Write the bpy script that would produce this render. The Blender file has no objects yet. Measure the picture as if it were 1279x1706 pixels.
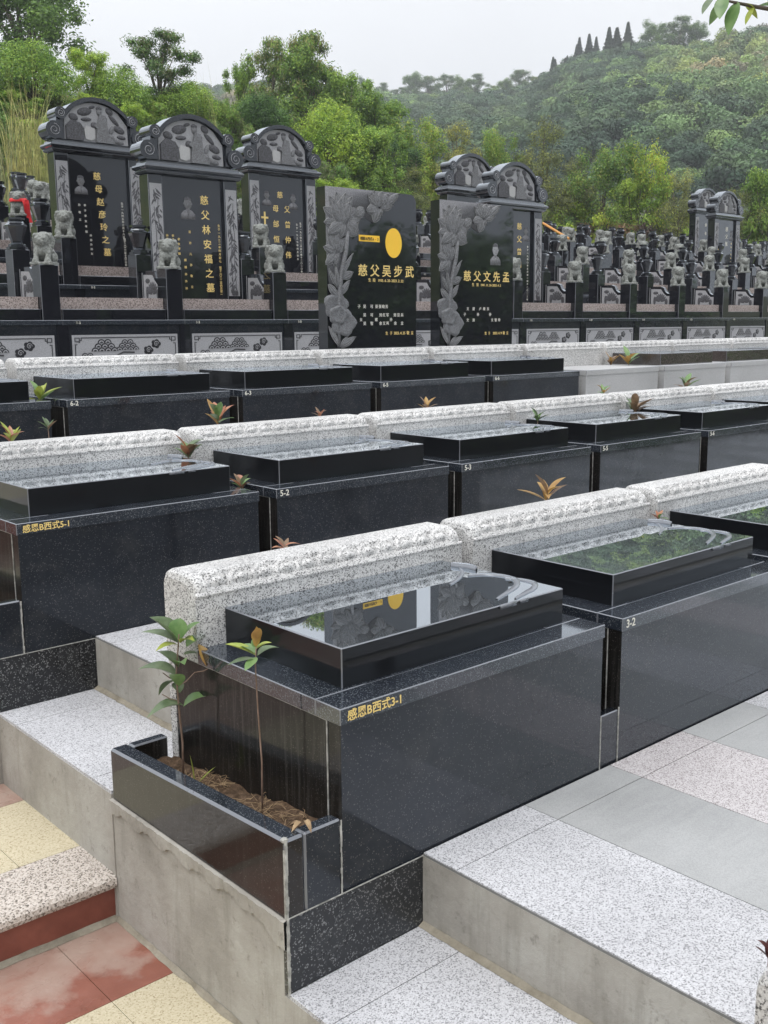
import bpy, bmesh, math, random
import numpy as np
from mathutils import Vector, Matrix, Euler
from mathutils.noise import noise as pnoise

S = bpy.context.scene
COL = S.collection
R = math.radians

# ------------------------------------------------------------------ camera
CF, CTH, CA, CR = 1725.94, 0.179483, 0.844307, -0.0076617
hx = Vector((math.cos(CA), math.sin(CA), 0))
fw = Vector((hx.x * math.cos(CTH), hx.y * math.cos(CTH), -math.sin(CTH)))
rt = Vector((hx.y, -hx.x, 0)); up = rt.cross(fw)
rt, up = rt * math.cos(CR) + up * math.sin(CR), up * math.cos(CR) - rt * math.sin(CR)
CAM = Vector((0, 0, 1.65))
cd = bpy.data.cameras.new("camera"); cam = bpy.data.objects.new("camera", cd); COL.objects.link(cam)
M = Matrix((( rt.x, up.x, -fw.x, CAM.x), (rt.y, up.y, -fw.y, CAM.y), (rt.z, up.z, -fw.z, CAM.z), (0, 0, 0, 1)))
cam.matrix_world = M
cd.sensor_fit = 'HORIZONTAL'; cd.sensor_width = 36; cd.lens = CF / 1279 * 36
cd.clip_start = 0.05; cd.clip_end = 3000
S.camera = cam

def ray(u, v): return fw + rt * ((u - 640) / CF) - up * ((v - 853) / CF)
def at_dist(u, v, d):          # world point seen at photo pixel (u,v) at horizontal distance d
    r = ray(u, v); return CAM + r * (d / math.hypot(r.x, r.y))

# ------------------------------------------------------------------ world, sun, exposure
SUN_EL, SUN_AZ = R(62), R(200)
W = bpy.data.worlds.new("World"); S.world = W; W.use_nodes = True
nt = W.node_tree; nt.nodes.clear()
sky = nt.nodes.new('ShaderNodeTexSky'); sky.sky_type = 'NISHITA'; sky.sun_disc = False
sky.sun_elevation = SUN_EL; sky.sun_rotation = R(90) - SUN_AZ
sky.dust_density = 4.0; sky.air_density = 1.0
hs = nt.nodes.new('ShaderNodeHueSaturation'); hs.inputs['Saturation'].default_value = 0.12
mx = nt.nodes.new('ShaderNodeMix'); mx.data_type = 'RGBA'; mx.inputs[0].default_value = 0.85
mx.inputs[7].default_value = (7.1, 7.25, 7.55, 1)
bg = nt.nodes.new('ShaderNodeBackground'); bg.inputs[1].default_value = 0.105
wo = nt.nodes.new('ShaderNodeOutputWorld')
nt.links.new(sky.outputs[0], hs.inputs['Color']); nt.links.new(hs.outputs[0], mx.inputs[6])
tc = nt.nodes.new('ShaderNodeTexCoord'); sx = nt.nodes.new('ShaderNodeSeparateXYZ'); nt.links.new(tc.outputs['Generated'], sx.inputs[0])
mrz = nt.nodes.new('ShaderNodeMapRange'); nt.links.new(sx.outputs[2], mrz.inputs[0]); mrz.inputs[1].default_value = 0.15; mrz.inputs[2].default_value = 1.0
mrz.inputs[3].default_value = 1.17; mrz.inputs[4].default_value = 2.95      # overcast: brighter overhead
cn = nt.nodes.new('ShaderNodeTexNoise'); cn.inputs['Scale'].default_value = 2.2; cn.inputs['Detail'].default_value = 4; nt.links.new(tc.outputs['Generated'], cn.inputs['Vector'])
cm = nt.nodes.new('ShaderNodeMapRange'); nt.links.new(cn.outputs['Fac'], cm.inputs[0]); cm.inputs[1].default_value = 0.3; cm.inputs[2].default_value = 0.7; cm.inputs[3].default_value = 0.94; cm.inputs[4].default_value = 1.05
mm = nt.nodes.new('ShaderNodeMath'); mm.operation = 'MULTIPLY'; nt.links.new(mrz.outputs[0], mm.inputs[0]); nt.links.new(cm.outputs[0], mm.inputs[1])
sc_ = nt.nodes.new('ShaderNodeVectorMath'); sc_.operation = 'SCALE'; nt.links.new(mx.outputs[2], sc_.inputs[0]); nt.links.new(mm.outputs[0], sc_.inputs['Scale'])
nt.links.new(sc_.outputs[0], bg.inputs[0]); nt.links.new(bg.outputs[0], wo.inputs[0])
sl = bpy.data.lights.new("sun", 'SUN'); sl.energy = 1.2; sl.angle = R(25); sl.color = (1, 0.97, 0.93)
so = bpy.data.objects.new("sun", sl); COL.objects.link(so)
sd = Vector((math.cos(SUN_EL) * math.cos(SUN_AZ), math.cos(SUN_EL) * math.sin(SUN_AZ), math.sin(SUN_EL)))
so.rotation_euler = sd.to_track_quat('Z', 'Y').to_euler()
S.view_settings.view_transform = 'Standard'; S.view_settings.look = 'None'
S.view_settings.exposure = 0.1; S.view_settings.gamma = 1
S.cycles.max_bounces = 6; S.cycles.volume_bounces = 0; S.cycles.transparent_max_bounces = 8

# ------------------------------------------------------------------ material helpers
class NT:
    def __init__(s, name):
        s.m = bpy.data.materials.new(name); s.m.use_nodes = True
        s.t = s.m.node_tree; s.t.nodes.clear()
        s.out = s.n('ShaderNodeOutputMaterial')
        s.pos = s.n('ShaderNodeNewGeometry').outputs['Position']
    def n(s, ty, **k):
        x = s.t.nodes.new(ty)
        for a, b in k.items(): setattr(x, a, b)
        return x
    def l(s, a, b): s.t.links.new(a, b)
    def scaled(s, sc):
        v = s.n('ShaderNodeVectorMath', operation='MULTIPLY'); s.l(s.pos, v.inputs[0]); v.inputs[1].default_value = sc
        return v.outputs[0]
    def noise(s, scale, detail=3, rough=0.55, vec=None):
        x = s.n('ShaderNodeTexNoise'); x.inputs['Scale'].default_value = scale
        x.inputs['Detail'].default_value = detail; x.inputs['Roughness'].default_value = rough
        s.l(vec or s.pos, x.inputs['Vector']); return x.outputs['Fac']
    def vor(s, scale, vec=None):     # random value per cell
        x = s.n('ShaderNodeTexVoronoi'); x.inputs['Scale'].default_value = scale
        s.l(vec or s.pos, x.inputs['Vector'])
        b = s.n('ShaderNodeSeparateColor'); s.l(x.outputs['Color'], b.inputs[0]); return b.outputs[0]
    def ramp(s, fac, stops, const=False):
        r = s.n('ShaderNodeValToRGB'); s.l(fac, r.inputs[0]); e = r.color_ramp
        if const: e.interpolation = 'CONSTANT'
        while len(e.elements) > 1: e.elements.remove(e.elements[-1])
        e.elements[0].position = stops[0][0]; e.elements[0].color = (*stops[0][1], 1) if len(stops[0][1]) == 3 else stops[0][1]
        for p, c in stops[1:]:
            q = e.elements.new(p); q.color = (*c, 1)
        return r.outputs[0]
    def mix(s, fac, a, b, mode='MIX'):
        x = s.n('ShaderNodeMix'); x.data_type = 'RGBA'; x.blend_type = mode
        for i, v in ((0, fac), (6, a), (7, b)):
            if isinstance(v, (int, float)): x.inputs[i].default_value = v
            elif isinstance(v, tuple): x.inputs[i].default_value = (*v, 1)
            else: s.l(v, x.inputs[i])
        return x.outputs[2]
    def pbsdf(s, col, rough=0.6, spec=0.5, bump=None, bd=0.002, bs=0.6, trans=0):
        p = s.n('ShaderNodeBsdfPrincipled')
        if isinstance(col, tuple): p.inputs['Base Color'].default_value = (*col, 1)
        else: s.l(col, p.inputs['Base Color'])
        if isinstance(rough, (int, float)): p.inputs['Roughness'].default_value = rough
        else: s.l(rough, p.inputs['Roughness'])
        p.inputs['Specular IOR Level'].default_value = spec
        if bump is not None:
            b = s.n('ShaderNodeBump'); b.inputs['Distance'].default_value = bd; b.inputs['Strength'].default_value = bs
            s.l(bump, b.inputs['Height']); s.l(b.outputs[0], p.inputs['Normal'])
        return p
    def done(s, sh):
        s.l(sh if not hasattr(sh, 'outputs') else sh.outputs[0], s.out.inputs[0]); return s.m

G3 = lambda v: (v, v, v)

def polished(name, col, rough=0.03, f0=0.04, amp=0.95, dirt=0.0, pw_=2.4):
    """polished stone: dark body colour under a clear Fresnel reflection"""
    t = NT(name); c = col(t) if callable(col) else col
    if dirt:
        d = t.noise(1.0, 5, 0.65, t.scaled((60, 60, 3))) if dirt > .08 and dirt != .14 else t.noise(7.0, 9, 0.72)
        d = t.ramp(d, [(0.5, G3(0)), (0.75, G3(dirt))])
        c = t.mix(d, c, (0.13, 0.125, 0.115))
    p = t.pbsdf(c, 0.5, 0.1)
    g = t.n('ShaderNodeBsdfAnisotropic') if False else t.n('ShaderNodeBsdfGlossy')
    rr = t.noise(6, 4)
    rm = t.n('ShaderNodeMapRange'); t.l(rr, rm.inputs[0]); rm.inputs[1].default_value = 0.35; rm.inputs[2].default_value = 0.7
    rm.inputs[3].default_value = rough * 0.6; rm.inputs[4].default_value = rough * 1.5
    t.l(rm.outputs[0], g.inputs['Roughness']); g.inputs['Color'].default_value = (0.88, 0.94, 1, 1)
    lw = t.n('ShaderNodeLayerWeight'); lw.inputs['Blend'].default_value = 0.5
    pw = t.n('ShaderNodeMath', operation='POWER'); t.l(lw.outputs['Facing'], pw.inputs[0]); pw.inputs[1].default_value = pw_
    ma = t.n('ShaderNodeMath', operation='MULTIPLY_ADD'); t.l(pw.outputs[0], ma.inputs[0]); ma.inputs[1].default_value = amp; ma.inputs[2].default_value = f0
    ms = t.n('ShaderNodeMixShader'); t.l(ma.outputs[0], ms.inputs[0]); t.l(p.outputs[0], ms.inputs[1]); t.l(g.outputs[0], ms.inputs[2])
    return t.done(ms)

def fleck(base, hi, scale, thr, cloud=0.25):
    def f(t):
        v = t.vor(scale); a = t.ramp(v, [(0, base), (thr, base), (min(thr + 0.02, 0.999), hi)])
        n = t.noise(2.5, 4); k = t.ramp(n, [(0.3, G3(1 - cloud)), (0.7, G3(1 + cloud))])
        return t.mix(1.0, a, k, 'MULTIPLY')
    return f

def granite(name, cols, scale, rough=0.55, bump=0.4, tint=0.12, bd=0.0015):
    t = NT(name); n1 = t.vor(scale); n2 = t.noise(scale * 0.7, 2, 0.6)
    mxx = t.n('ShaderNodeMath', operation='MULTIPLY_ADD'); t.l(n2, mxx.inputs[0]); mxx.inputs[1].default_value = 0.55; 
    h = t.n('ShaderNodeMath', operation='MULTIPLY'); t.l(n1, h.inputs[0]); h.inputs[1].default_value = 0.5
    t.l(h.outputs[0], mxx.inputs[2])
    c = t.ramp(mxx.outputs[0], cols)
    big = t.ramp(t.noise(1.7, 4), [(0.3, G3(1 - tint)), (0.7, G3(1 + tint * 0.6))])
    c = t.mix(1.0, c, big, 'MULTIPLY')
    return t.done(t.pbsdf(c, rough, 0.4, n2, bd, bump))

MT = {}
MT['lid'] = polished('lid_black_granite', (0.004, 0.0045, 0.005), 0.010, 0.02, 1.0, 0.0, 1.75)
MT['lidside'] = polished('lid_black_granite_edge', (0.004, 0.0045, 0.006), 0.02, 0.018, 0.35, 0.0, 2.6)
MT['body'] = polished('black_granite_body', fleck((0.010, 0.0125, 0.018), (0.08, 0.08, 0.08), 330, 0.95), 0.075, 0.022, 0.62, 0.14, 2.5)
MT['side'] = polished('black_granite_side', fleck((0.008, 0.007, 0.0065), (0.06, 0.055, 0.05), 330, 0.95), 0.10, 0.014, 0.24, 0.30)
MT['planter'] = polished('planter_granite_brown_reflection', fleck((0.015, 0.0115, 0.009), (0.06, 0.055, 0.05), 330, 0.95), 0.045, 0.018, 0.36, 0.10)  # brown reflection of the tiled stairs is put into the base colour
MT['ledge'] = polished('black_granite_ledge', fleck((0.014, 0.018, 0.026), (0.11, 0.12, 0.13), 340, 0.88, 0.1), 0.08, 0.05, 0.75)
MT['plinth'] = polished('flecked_plinth_granite', fleck((0.01, 0.01, 0.011), (0.16, 0.16, 0.16), 250, 0.88), 0.3, 0.03, 0.4)
MT['monument'] = polished('monument_black_granite', (0.006, 0.0065, 0.010), 0.04, 0.05, 0.8, 0.0, 2.4)
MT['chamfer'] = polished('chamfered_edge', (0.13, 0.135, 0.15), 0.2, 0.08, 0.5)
MT['sesame'] = granite('sesame_white_granite', [(0.0, G3(0.03)), (0.29, G3(0.09)), (0.38, (0.34, 0.335, 0.33)), (0.50, (0.58, 0.575, 0.565)), (1, (0.77, 0.76, 0.75))], 250, 0.55, 0.5, 0.22)
MT['etched'] = NT('etched_relief'); t = MT['etched']
c = t.ramp(t.noise(90, 3), [(0.35, G3(0.10)), (0.65, (0.21, 0.215, 0.23))]); MT['etched'] = t.done(t.pbsdf(c, 0.6, 0.3, t.noise(60, 4), 0.004, 0.8))
t = NT('etched_mid'); c = t.ramp(t.noise(90, 4), [(0.35, (0.11, 0.111, 0.12)), (0.65, (0.21, 0.212, 0.225))]); MT['etchmid'] = t.done(t.pbsdf(c, 0.6, 0.3, t.noise(60, 4), 0.004, 0.8))
t = NT('etched_dark_relief'); c = t.ramp(t.noise(70, 3), [(0.35, G3(0.035)), (0.65, (0.10, 0.10, 0.115))]); MT['etchdark'] = t.done(t.pbsdf(c, 0.5, 0.4, t.noise(50, 4), 0.005, 0.8))
t = NT('etched_pale_field'); c = t.ramp(t.noise(140, 3), [(0.3, G3(0.22)), (0.7, (0.38, 0.385, 0.41))]); MT['pale'] = t.done(t.pbsdf(c, 0.7, 0.3))
MT['inlay'] = NT('inlay').done(NT('x').pbsdf((0.01, 0.01, 0.012), 0.3)) if False else None
t = NT('inlay_black'); MT['inlay'] = t.done(t.pbsdf((0.012, 0.012, 0.016), 0.35))
t = NT('gold_paint'); MT['gold'] = t.done(t.pbsdf((0.80, 0.60, 0.22), 0.4))
t = NT('white_paint'); MT['white'] = t.done(t.pbsdf((0.72, 0.70, 0.62), 0.5))
t = NT('yellow_plate'); MT['yellow'] = t.done(t.pbsdf((0.95, 0.58, 0.05), 0.4))
t = NT('grout'); MT['grout'] = t.done(t.pbsdf(t.ramp(t.noise(40, 3), [(0.35, (0.22, 0.22, 0.2)), (0.7, (0.5, 0.49, 0.46))]), 0.9))
t = NT('joint_line'); MT['joint'] = t.done(t.pbsdf((0.17, 0.17, 0.165), 0.8))
MT['pave'] = granite('speckled_paving', [(0, G3(0.13)), (0.33, (0.22, 0.22, 0.23)), (0.43, (0.43, 0.43, 0.445)), (0.6, (0.52, 0.52, 0.54)), (1, (0.62, 0.62, 0.63))], 260, 0.55, 0.15, 0.14)
MT['pave_pink'] = granite('pinkish_speckled_paving', [(0, (0.14, 0.12, 0.12)), (0.34, (0.24, 0.21, 0.21)), (0.44, (0.42, 0.395, 0.40)), (0.6, (0.52, 0.495, 0.50)), (1, (0.60, 0.58, 0.58))], 260, 0.55, 0.15, 0.08)
t = NT('smooth_grey_paving')
c = t.ramp(t.noise(1.3, 5, 0.6), [(0.3, (0.27, 0.275, 0.275)), (0.7, (0.385, 0.39, 0.39))])
c = t.mix(t.ramp(t.noise(1, 5, 0.6, t.scaled((4, 30, 1))), [(0.4, G3(0)), (0.8, G3(0.35))]), c, (0.42, 0.42, 0.415))
fs = t.ramp(t.vor(330), [(0, G3(0.86)), (0.5, G3(1.0)), (1, G3(1.10))]); c = t.mix(1, c, fs, 'MULTIPLY')
MT['pave_grey'] = t.done(t.pbsdf(c, 0.42, 0.4, t.noise(120, 3), 0.001, 0.2))
t = NT('concrete')
a = t.ramp(t.noise(2.2, 7, 0.62), [(0.25, (0.20, 0.185, 0.16)), (0.5, (0.34, 0.32, 0.285)), (0.75, (0.46, 0.45, 0.41))])
st = t.ramp(t.noise(1, 5, 0.7, t.scaled((9, 9, 1.4))), [(0.52, G3(0)), (0.72, G3(0.55))])
c = t.mix(st, a, (0.19, 0.18, 0.15))
sp = t.ramp(t.noise(22, 9, 0.78), [(0.57, G3(0)), (0.70, G3(0.65))]); c = t.mix(sp, c, (0.13, 0.12, 0.10))
MT['concrete'] = t.done(t.pbsdf(c, 0.85, 0.3, t.noise(16, 8, 0.65), 0.012, 0.55))
t = NT('mortar_fillet'); c = t.ramp(t.noise(9, 6, 0.7), [(0.3, (0.17, 0.15, 0.115)), (0.7, (0.33, 0.30, 0.24))]); MT['mortar'] = t.done(t.pbsdf(c, 0.9, 0.2, t.noise(30, 6), 0.01, 0.8))
t = NT('red_tile'); a = t.ramp(t.noise(5, 7, 0.65), [(0.3, (0.14, 0.038, 0.026)), (0.7, (0.26, 0.085, 0.058))]); MT['red'] = t.done(t.pbsdf(a, 0.32, 0.5, t.noise(60, 3), 0.001, 0.3))
t = NT('red_floor_tile_silt'); a = t.ramp(t.noise(3, 5), [(0.3, (0.17, 0.055, 0.036)), (0.7, (0.29, 0.115, 0.08))])
sep = t.n('ShaderNodeSeparateXYZ'); t.l(t.pos, sep.inputs[0])
mr = t.n('ShaderNodeMapRange'); t.l(sep.outputs[1], mr.inputs[0]); mr.inputs[1].default_value = 2.84; mr.inputs[2].default_value = 3.2
ad = t.n('ShaderNodeMath', operation='MULTIPLY_ADD'); t.l(mr.outputs[0], ad.inputs[0]); ad.inputs[1].default_value = 0.30; t.l(t.noise(4.0, 6, 0.6), ad.inputs[2])
k = t.ramp(ad.outputs[0], [(0.55, G3(0)), (0.66, G3(0.5)), (0.85, G3(0.8))]); c = t.mix(k, a, (0.38, 0.30, 0.25))
k2 = t.ramp(t.noise(11, 8, 0.75), [(0.56, G3(0)), (0.74, G3(0.7))]); c = t.mix(k2, c, (0.14, 0.05, 0.03))
MT['redfloor'] = t.done(t.pbsdf(c, t.ramp(t.noise(5, 3), [(0.3, G3(0.18)), (0.7, G3(0.5))]), 0.5, t.noise(12, 6), 0.006, 0.5))
MT['cream'] = granite('cream_terrazzo', [(0, (0.17, 0.13, 0.08)), (0.28, (0.32, 0.26, 0.16)), (0.38, (0.47, 0.41, 0.28)), (1, (0.60, 0.54, 0.40))], 210, 0.6, 0.3, 0.1)
MT['nosing'] = granite('coarse_nosing_granite', [(0, (0.06, 0.05, 0.045)), (0.32, (0.14, 0.12, 0.10)), (0.42, (0.40, 0.35, 0.30)), (0.6, (0.56, 0.50, 0.45)), (1, (0.62, 0.58, 0.53))], 190, 0.7, 0.7, 0.15)
MT['pinkgran'] = granite('pink_granite', [(0, (0.06, 0.045, 0.04)), (0.36, (0.16, 0.125, 0.115)), (0.5, (0.33, 0.275, 0.255)), (1, (0.48, 0.42, 0.40))], 110, 0.5, 0.2)
MT['palegran'] = granite('unclad_grey_granite', [(0, G3(0.28)), (0.4, G3(0.36)), (0.6, G3(0.42)), (1, G3(0.46))], 300, 0.6, 0.2, 0.14)
MT['brown'] = polished('brown_granite', fleck((0.05, 0.04, 0.036), (0.1, 0.09, 0.08), 200, 0.8), 0.05, 0.04, 0.9)
t = NT('lion_stone'); c = t.ramp(t.noise(45, 5, 0.7), [(0.32, (0.07, 0.075, 0.066)), (0.52, (0.22, 0.23, 0.215)), (0.8, (0.36, 0.37, 0.35))]); MT['lion'] = t.done(t.pbsdf(c, 0.75, 0.3, t.noise(60, 5), 0.006, 0.9))
t = NT('soil'); c = t.ramp(t.noise(40, 6, 0.7), [(0.3, (0.035, 0.025, 0.017)), (0.5, (0.10, 0.065, 0.042)), (0.75, (0.22, 0.15, 0.10))]); MT['soil'] = t.done(t.pbsdf(c, 0.95, 0.1, t.noise(50, 6), 0.02, 1))
t = NT('straw'); MT['straw'] = t.done(t.pbsdf(t.ramp(t.noise(30, 2), [(0.35, (0.16, 0.10, 0.055)), (0.65, (0.38, 0.27, 0.15))]), 0.8))
t = NT('red_cloth'); MT['cloth'] = t.done(t.pbsdf((0.75, 0.03, 0.035), 0.5))
t = NT('bark'); MT['bark'] = t.done(t.pbsdf(t.ramp(t.noise(8, 5), [(0.3, (0.06, 0.048, 0.035)), (0.7, (0.15, 0.125, 0.10))]), 0.9))
t = NT('sapling_stem'); MT['stem'] = t.done(t.pbsdf(t.ramp(t.noise(30, 3), [(0.3, (0.14, 0.09, 0.06)), (0.7, (0.25, 0.17, 0.13))]), 0.7))
t = NT('orange_tube'); MT['orange'] = t.done(t.pbsdf((0.55, 0.25, 0.05), 0.5))

def leafmat(name, a, b, sc=0.7, rough=0.55, trans=0.4, c3=None, fine=9):
    t = NT(name); n = t.noise(sc, 4, 0.6)
    c = t.ramp(n, [(0.32, a), (0.68, b)] + ([(0.78, c3)] if c3 else []))
    f = t.ramp(t.vor(fine), [(0, G3(0.6)), (1, G3(1.45))]); c = t.mix(1, c, f, 'MULTIPLY')
    oi = t.n('ShaderNodeObjectInfo'); v_ = t.ramp(oi.outputs['Random'], [(0, (0.66, 0.72, 0.8)), (0.5, (1, 1, 1)), (1, (1.35, 1.22, 0.95))]); c = t.mix(1, c, v_, 'MULTIPLY')
    p = t.pbsdf(c, rough, 0.3); tr = t.n('ShaderNodeBsdfTranslucent'); t.l(c, tr.inputs[0])
    ms = t.n('ShaderNodeMixShader'); ms.inputs[0].default_value = trans
    t.l(p.outputs[0], ms.inputs[1]); t.l(tr.outputs[0], ms.inputs[2]); return t.done(ms)
MT['leaf_dark'] = leafmat('leaf_dark', (0.059, 0.117, 0.041), (0.125, 0.221, 0.067))
MT['leaf_mid'] = leafmat('leaf_mid', (0.115, 0.215, 0.054), (0.23, 0.384, 0.092))
MT['leaf_light'] = leafmat('leaf_light', (0.199, 0.338, 0.061), (0.415, 0.553, 0.108))
MT['leaf_yel'] = leafmat('leaf_yellow', (0.262, 0.307, 0.07), (0.522, 0.522, 0.131))
MT['leaf_brown'] = leafmat('leaf_brown', (0.15, 0.094, 0.075), (0.275, 0.163, 0.125))
MT['leaf_olive'] = leafmat('leaf_olive', (0.138, 0.169, 0.07), (0.292, 0.307, 0.131))
MT['reed'] = leafmat('reed', (0.18, 0.23, 0.09), (0.40, 0.40, 0.20), trans=0.2)
MT['grass'] = leafmat('grass', (0.168, 0.24, 0.054), (0.36, 0.408, 0.12), c3=(0.30, 0.24, 0.09))
for nm_, a_, b_ in (('hill_a', (0.114, 0.202, 0.086), (0.226, 0.332, 0.131)), ('hill_b', (0.053, 0.102, 0.057), (0.109, 0.171, 0.088)), ('hill_c', (0.188, 0.261, 0.101), (0.329, 0.404, 0.159)), ('hill_d', (0.226, 0.237, 0.145), (0.378, 0.332, 0.204))):
    MT[nm_] = leafmat(nm_, a_, b_, sc=0.03, fine=0.5, trans=0.2)
MT['conifer'] = leafmat('conifer_leaf', (0.018, 0.035, 0.02), (0.035, 0.06, 0.032))
t = NT('hill_ground'); MT['hill'] = t.done(t.pbsdf(t.ramp(t.noise(0.03, 8, 0.6), [(0.35, (0.045, 0.06, 0.025)), (0.6, (0.09, 0.085, 0.04)), (0.72, (0.17, 0.12, 0.07))]), 0.95))
t = NT('ground'); MT['ground'] = t.done(t.pbsdf(t.ramp(t.noise(0.8, 8, 0.65), [(0.3, (0.05, 0.07, 0.02)), (0.55, (0.11, 0.13, 0.04)), (0.75, (0.16, 0.12, 0.06))]), 0.95, 0.2, t.noise(6, 6), 0.05, 1))
def sapleaf(name, a, b):
    t = NT(name); c = t.ramp(t.noise(25, 3), [(0.3, a), (0.7, b)])
    p = t.pbsdf(c, 0.35, 0.5); tr = t.n('ShaderNodeBsdfTranslucent'); t.l(c, tr.inputs[0])
    ms = t.n('ShaderNodeMixShader'); ms.inputs[0].default_value = 0.25; t.l(p.outputs[0], ms.inputs[1]); t.l(tr.outputs[0], ms.inputs[2]); return t.done(ms)
MT['sg'] = sapleaf('sapling_green', (0.11, 0.21, 0.07), (0.22, 0.34, 0.13))
MT['sdg'] = sapleaf('sapling_dark_green', (0.09, 0.14, 0.065), (0.18, 0.24, 0.13))
MT['sy'] = sapleaf('sapling_yellow_green', (0.26, 0.34, 0.06), (0.42, 0.46, 0.09))
MT['so'] = sapleaf('sapling_orange', (0.32, 0.17, 0.05), (0.48, 0.31, 0.09))
MT['sr'] = sapleaf('sapling_red', (0.33, 0.11, 0.06), (0.46, 0.24, 0.13))
MT['sb'] = sapleaf('sapling_bronze', (0.16, 0.11, 0.06), (0.30, 0.19, 0.12))
MT['sm'] = sapleaf('maroon_leaf', (0.05, 0.012, 0.012), (0.10, 0.03, 0.025))

# ------------------------------------------------------------------ mesh helpers
class MB:
    """collects geometry for ONE mesh object"""
    def __init__(s): s.v = []; s.f = []; s.mi = []
    def add(s, vs, fs, mi=0):
        o = len(s.v); s.v += [tuple(v) for v in vs]
        for f in fs: s.f.append(tuple(o + i for i in f)); s.mi.append(mi)
        return s
    def box(s, x0, x1, y0, y1, z0, z1, mi=0):
        return s.add([(x0, y0, z0), (x1, y0, z0), (x1, y1, z0), (x0, y1, z0), (x0, y0, z1), (x1, y0, z1), (x1, y1, z1), (x0, y1, z1)],
                     [(0, 3, 2, 1), (4, 5, 6, 7), (0, 1, 5, 4), (1, 2, 6, 5), (2, 3, 7, 6), (3, 0, 4, 7)], mi)
    def cbox(s, x0, x1, y0, y1, z0, z1, c=0.004, mi=0, mc=1):
        """box with chamfered vertical and top edges"""
        def ring(ix, iy, z): 
            a, b, d, e = x0 + ix, x1 - ix, y0 + iy, y1 - iy
            return [(a + c, d, z), (b - c, d, z), (b, d + c, z), (b, e - c, z), (b - c, e, z), (a + c, e, z), (a, e - c, z), (a, d + c, z)]
        vs = ring(0, 0, z0) + ring(0, 0, z1 - c) + [(x0 + c, y0 + c, z1), (x1 - c, y0 + c, z1), (x1 - c, y1 - c, z1), (x0 + c, y1 - c, z1)]
        o = len(s.v)
        s.add(vs, [(0, 1, 9, 8), (2, 3, 11, 10), (4, 5, 13, 12), (6, 7, 15, 14)], mi)
        s.v = s.v[:o + 20]
        F = [(1, 2, 10, 9), (3, 4, 12, 11), (5, 6, 14, 13), (7, 0, 8, 15), (8, 9, 17, 16), (9, 10, 17), (10, 11, 18, 17), (11, 12, 18), (12, 13, 19, 18), (13, 14, 19), (14, 15, 16, 19), (15, 8, 16)]
        for f in F: s.f.append(tuple(o + i for i in f)); s.mi.append(mc)
        s.f.append(tuple(o + i for i in (16, 17, 18, 19))); s.mi.append(mi)
        s.f.append(tuple(o + i for i in (7, 6, 5, 4, 3, 2, 1, 0))); s.mi.append(mi)
        return s
    def prism(s, pts, y0, y1, mi=0):
        """polygon in XZ extruded from y0 (front) to y1"""
        n = len(pts); vs = [(x, y0, z) for x, z in pts] + [(x, y1, z) for x, z in pts]
        fs = [tuple(range(n)), tuple(range(2 * n - 1, n - 1, -1))] + [(i, i + n, (i + 1) % n + n, (i + 1) % n) for i in range(n)]
        return s.add(vs, fs, mi)
    def grid(s, P, mi=0, cyc=False):
        n, m = len(P), len(P[0]); vs = [p for r in P for p in r]; fs = []
        for i in range(n - 1):
            for j in range(m if cyc else m - 1): fs.append((i * m + j, i * m + (j + 1) % m, (i + 1) * m + (j + 1) % m, (i + 1) * m + j))
        return s.add(vs, fs, mi)
    def tube(s, pts, rad, n=6, mi=0):
        pts = [Vector(p) for p in pts]; P = []
        for i, p in enumerate(pts):
            d = (pts[min(i + 1, len(pts) - 1)] - pts[max(i - 1, 0)]).normalized()
            a = d.cross(Vector((0.3, 0.2, 1)) if abs(d.z) < 0.9 else Vector((1, 0.1, 0))).normalized(); b = d.cross(a)
            r = rad[i] if isinstance(rad, (list, tuple)) else rad
            P.append([p + a * (r * math.cos(q * 2 * math.pi / n)) + b * (r * math.sin(q * 2 * math.pi / n)) for q in range(n)])
        s.grid(P, mi, True); o = len(s.v) - n * len(pts)
        s.f.append(tuple(o + i for i in range(n - 1, -1, -1))); s.mi.append(mi)
        s.f.append(tuple(len(s.v) - n + i for i in range(n))); s.mi.append(mi); return s
    def ell(s, c, r, n=10, m=7, mi=0, rot=None):
        c = Vector(c); P = []
        for i in range(m + 1):
            th = math.pi * i / m; row = []
            for j in range(n):
                ph = 2 * math.pi * j / n
                v = Vector((r[0] * math.sin(th) * math.cos(ph), r[1] * math.sin(th) * math.sin(ph), r[2] * math.cos(th)))
                if rot: v = rot @ v
                row.append(c + v)
            P.append(row)
        return s.grid(P, mi, True)
    def lathe(s, prof, n=16, c=(0, 0), mi=0, sq=False):
        P = []
        for r, z in prof:
            row = []
            for j in range(n):
                a = 2 * math.pi * j / n + (math.pi / 4 if sq else 0)
                row.append((c[0] + r * math.cos(a), c[1] + r * math.sin(a), z))
            P.append(row)
        s.grid(P, mi, True); o = len(s.v) - n
        s.f.append(tuple(o + i for i in range(n))); s.mi.append(mi); return s
    def mesh(s, name, mats, smooth=False):
        me = bpy.data.meshes.new(name); me.from_pydata(s.v, [], s.f)
        for m in mats: me.materials.append(MT[m] if isinstance(m, str) else m)
        if len(mats) > 1: me.polygons.foreach_set('material_index', s.mi)
        if smooth: me.polygons.foreach_set('use_smooth', [True] * len(me.polygons))
        me.update(); return me

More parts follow.
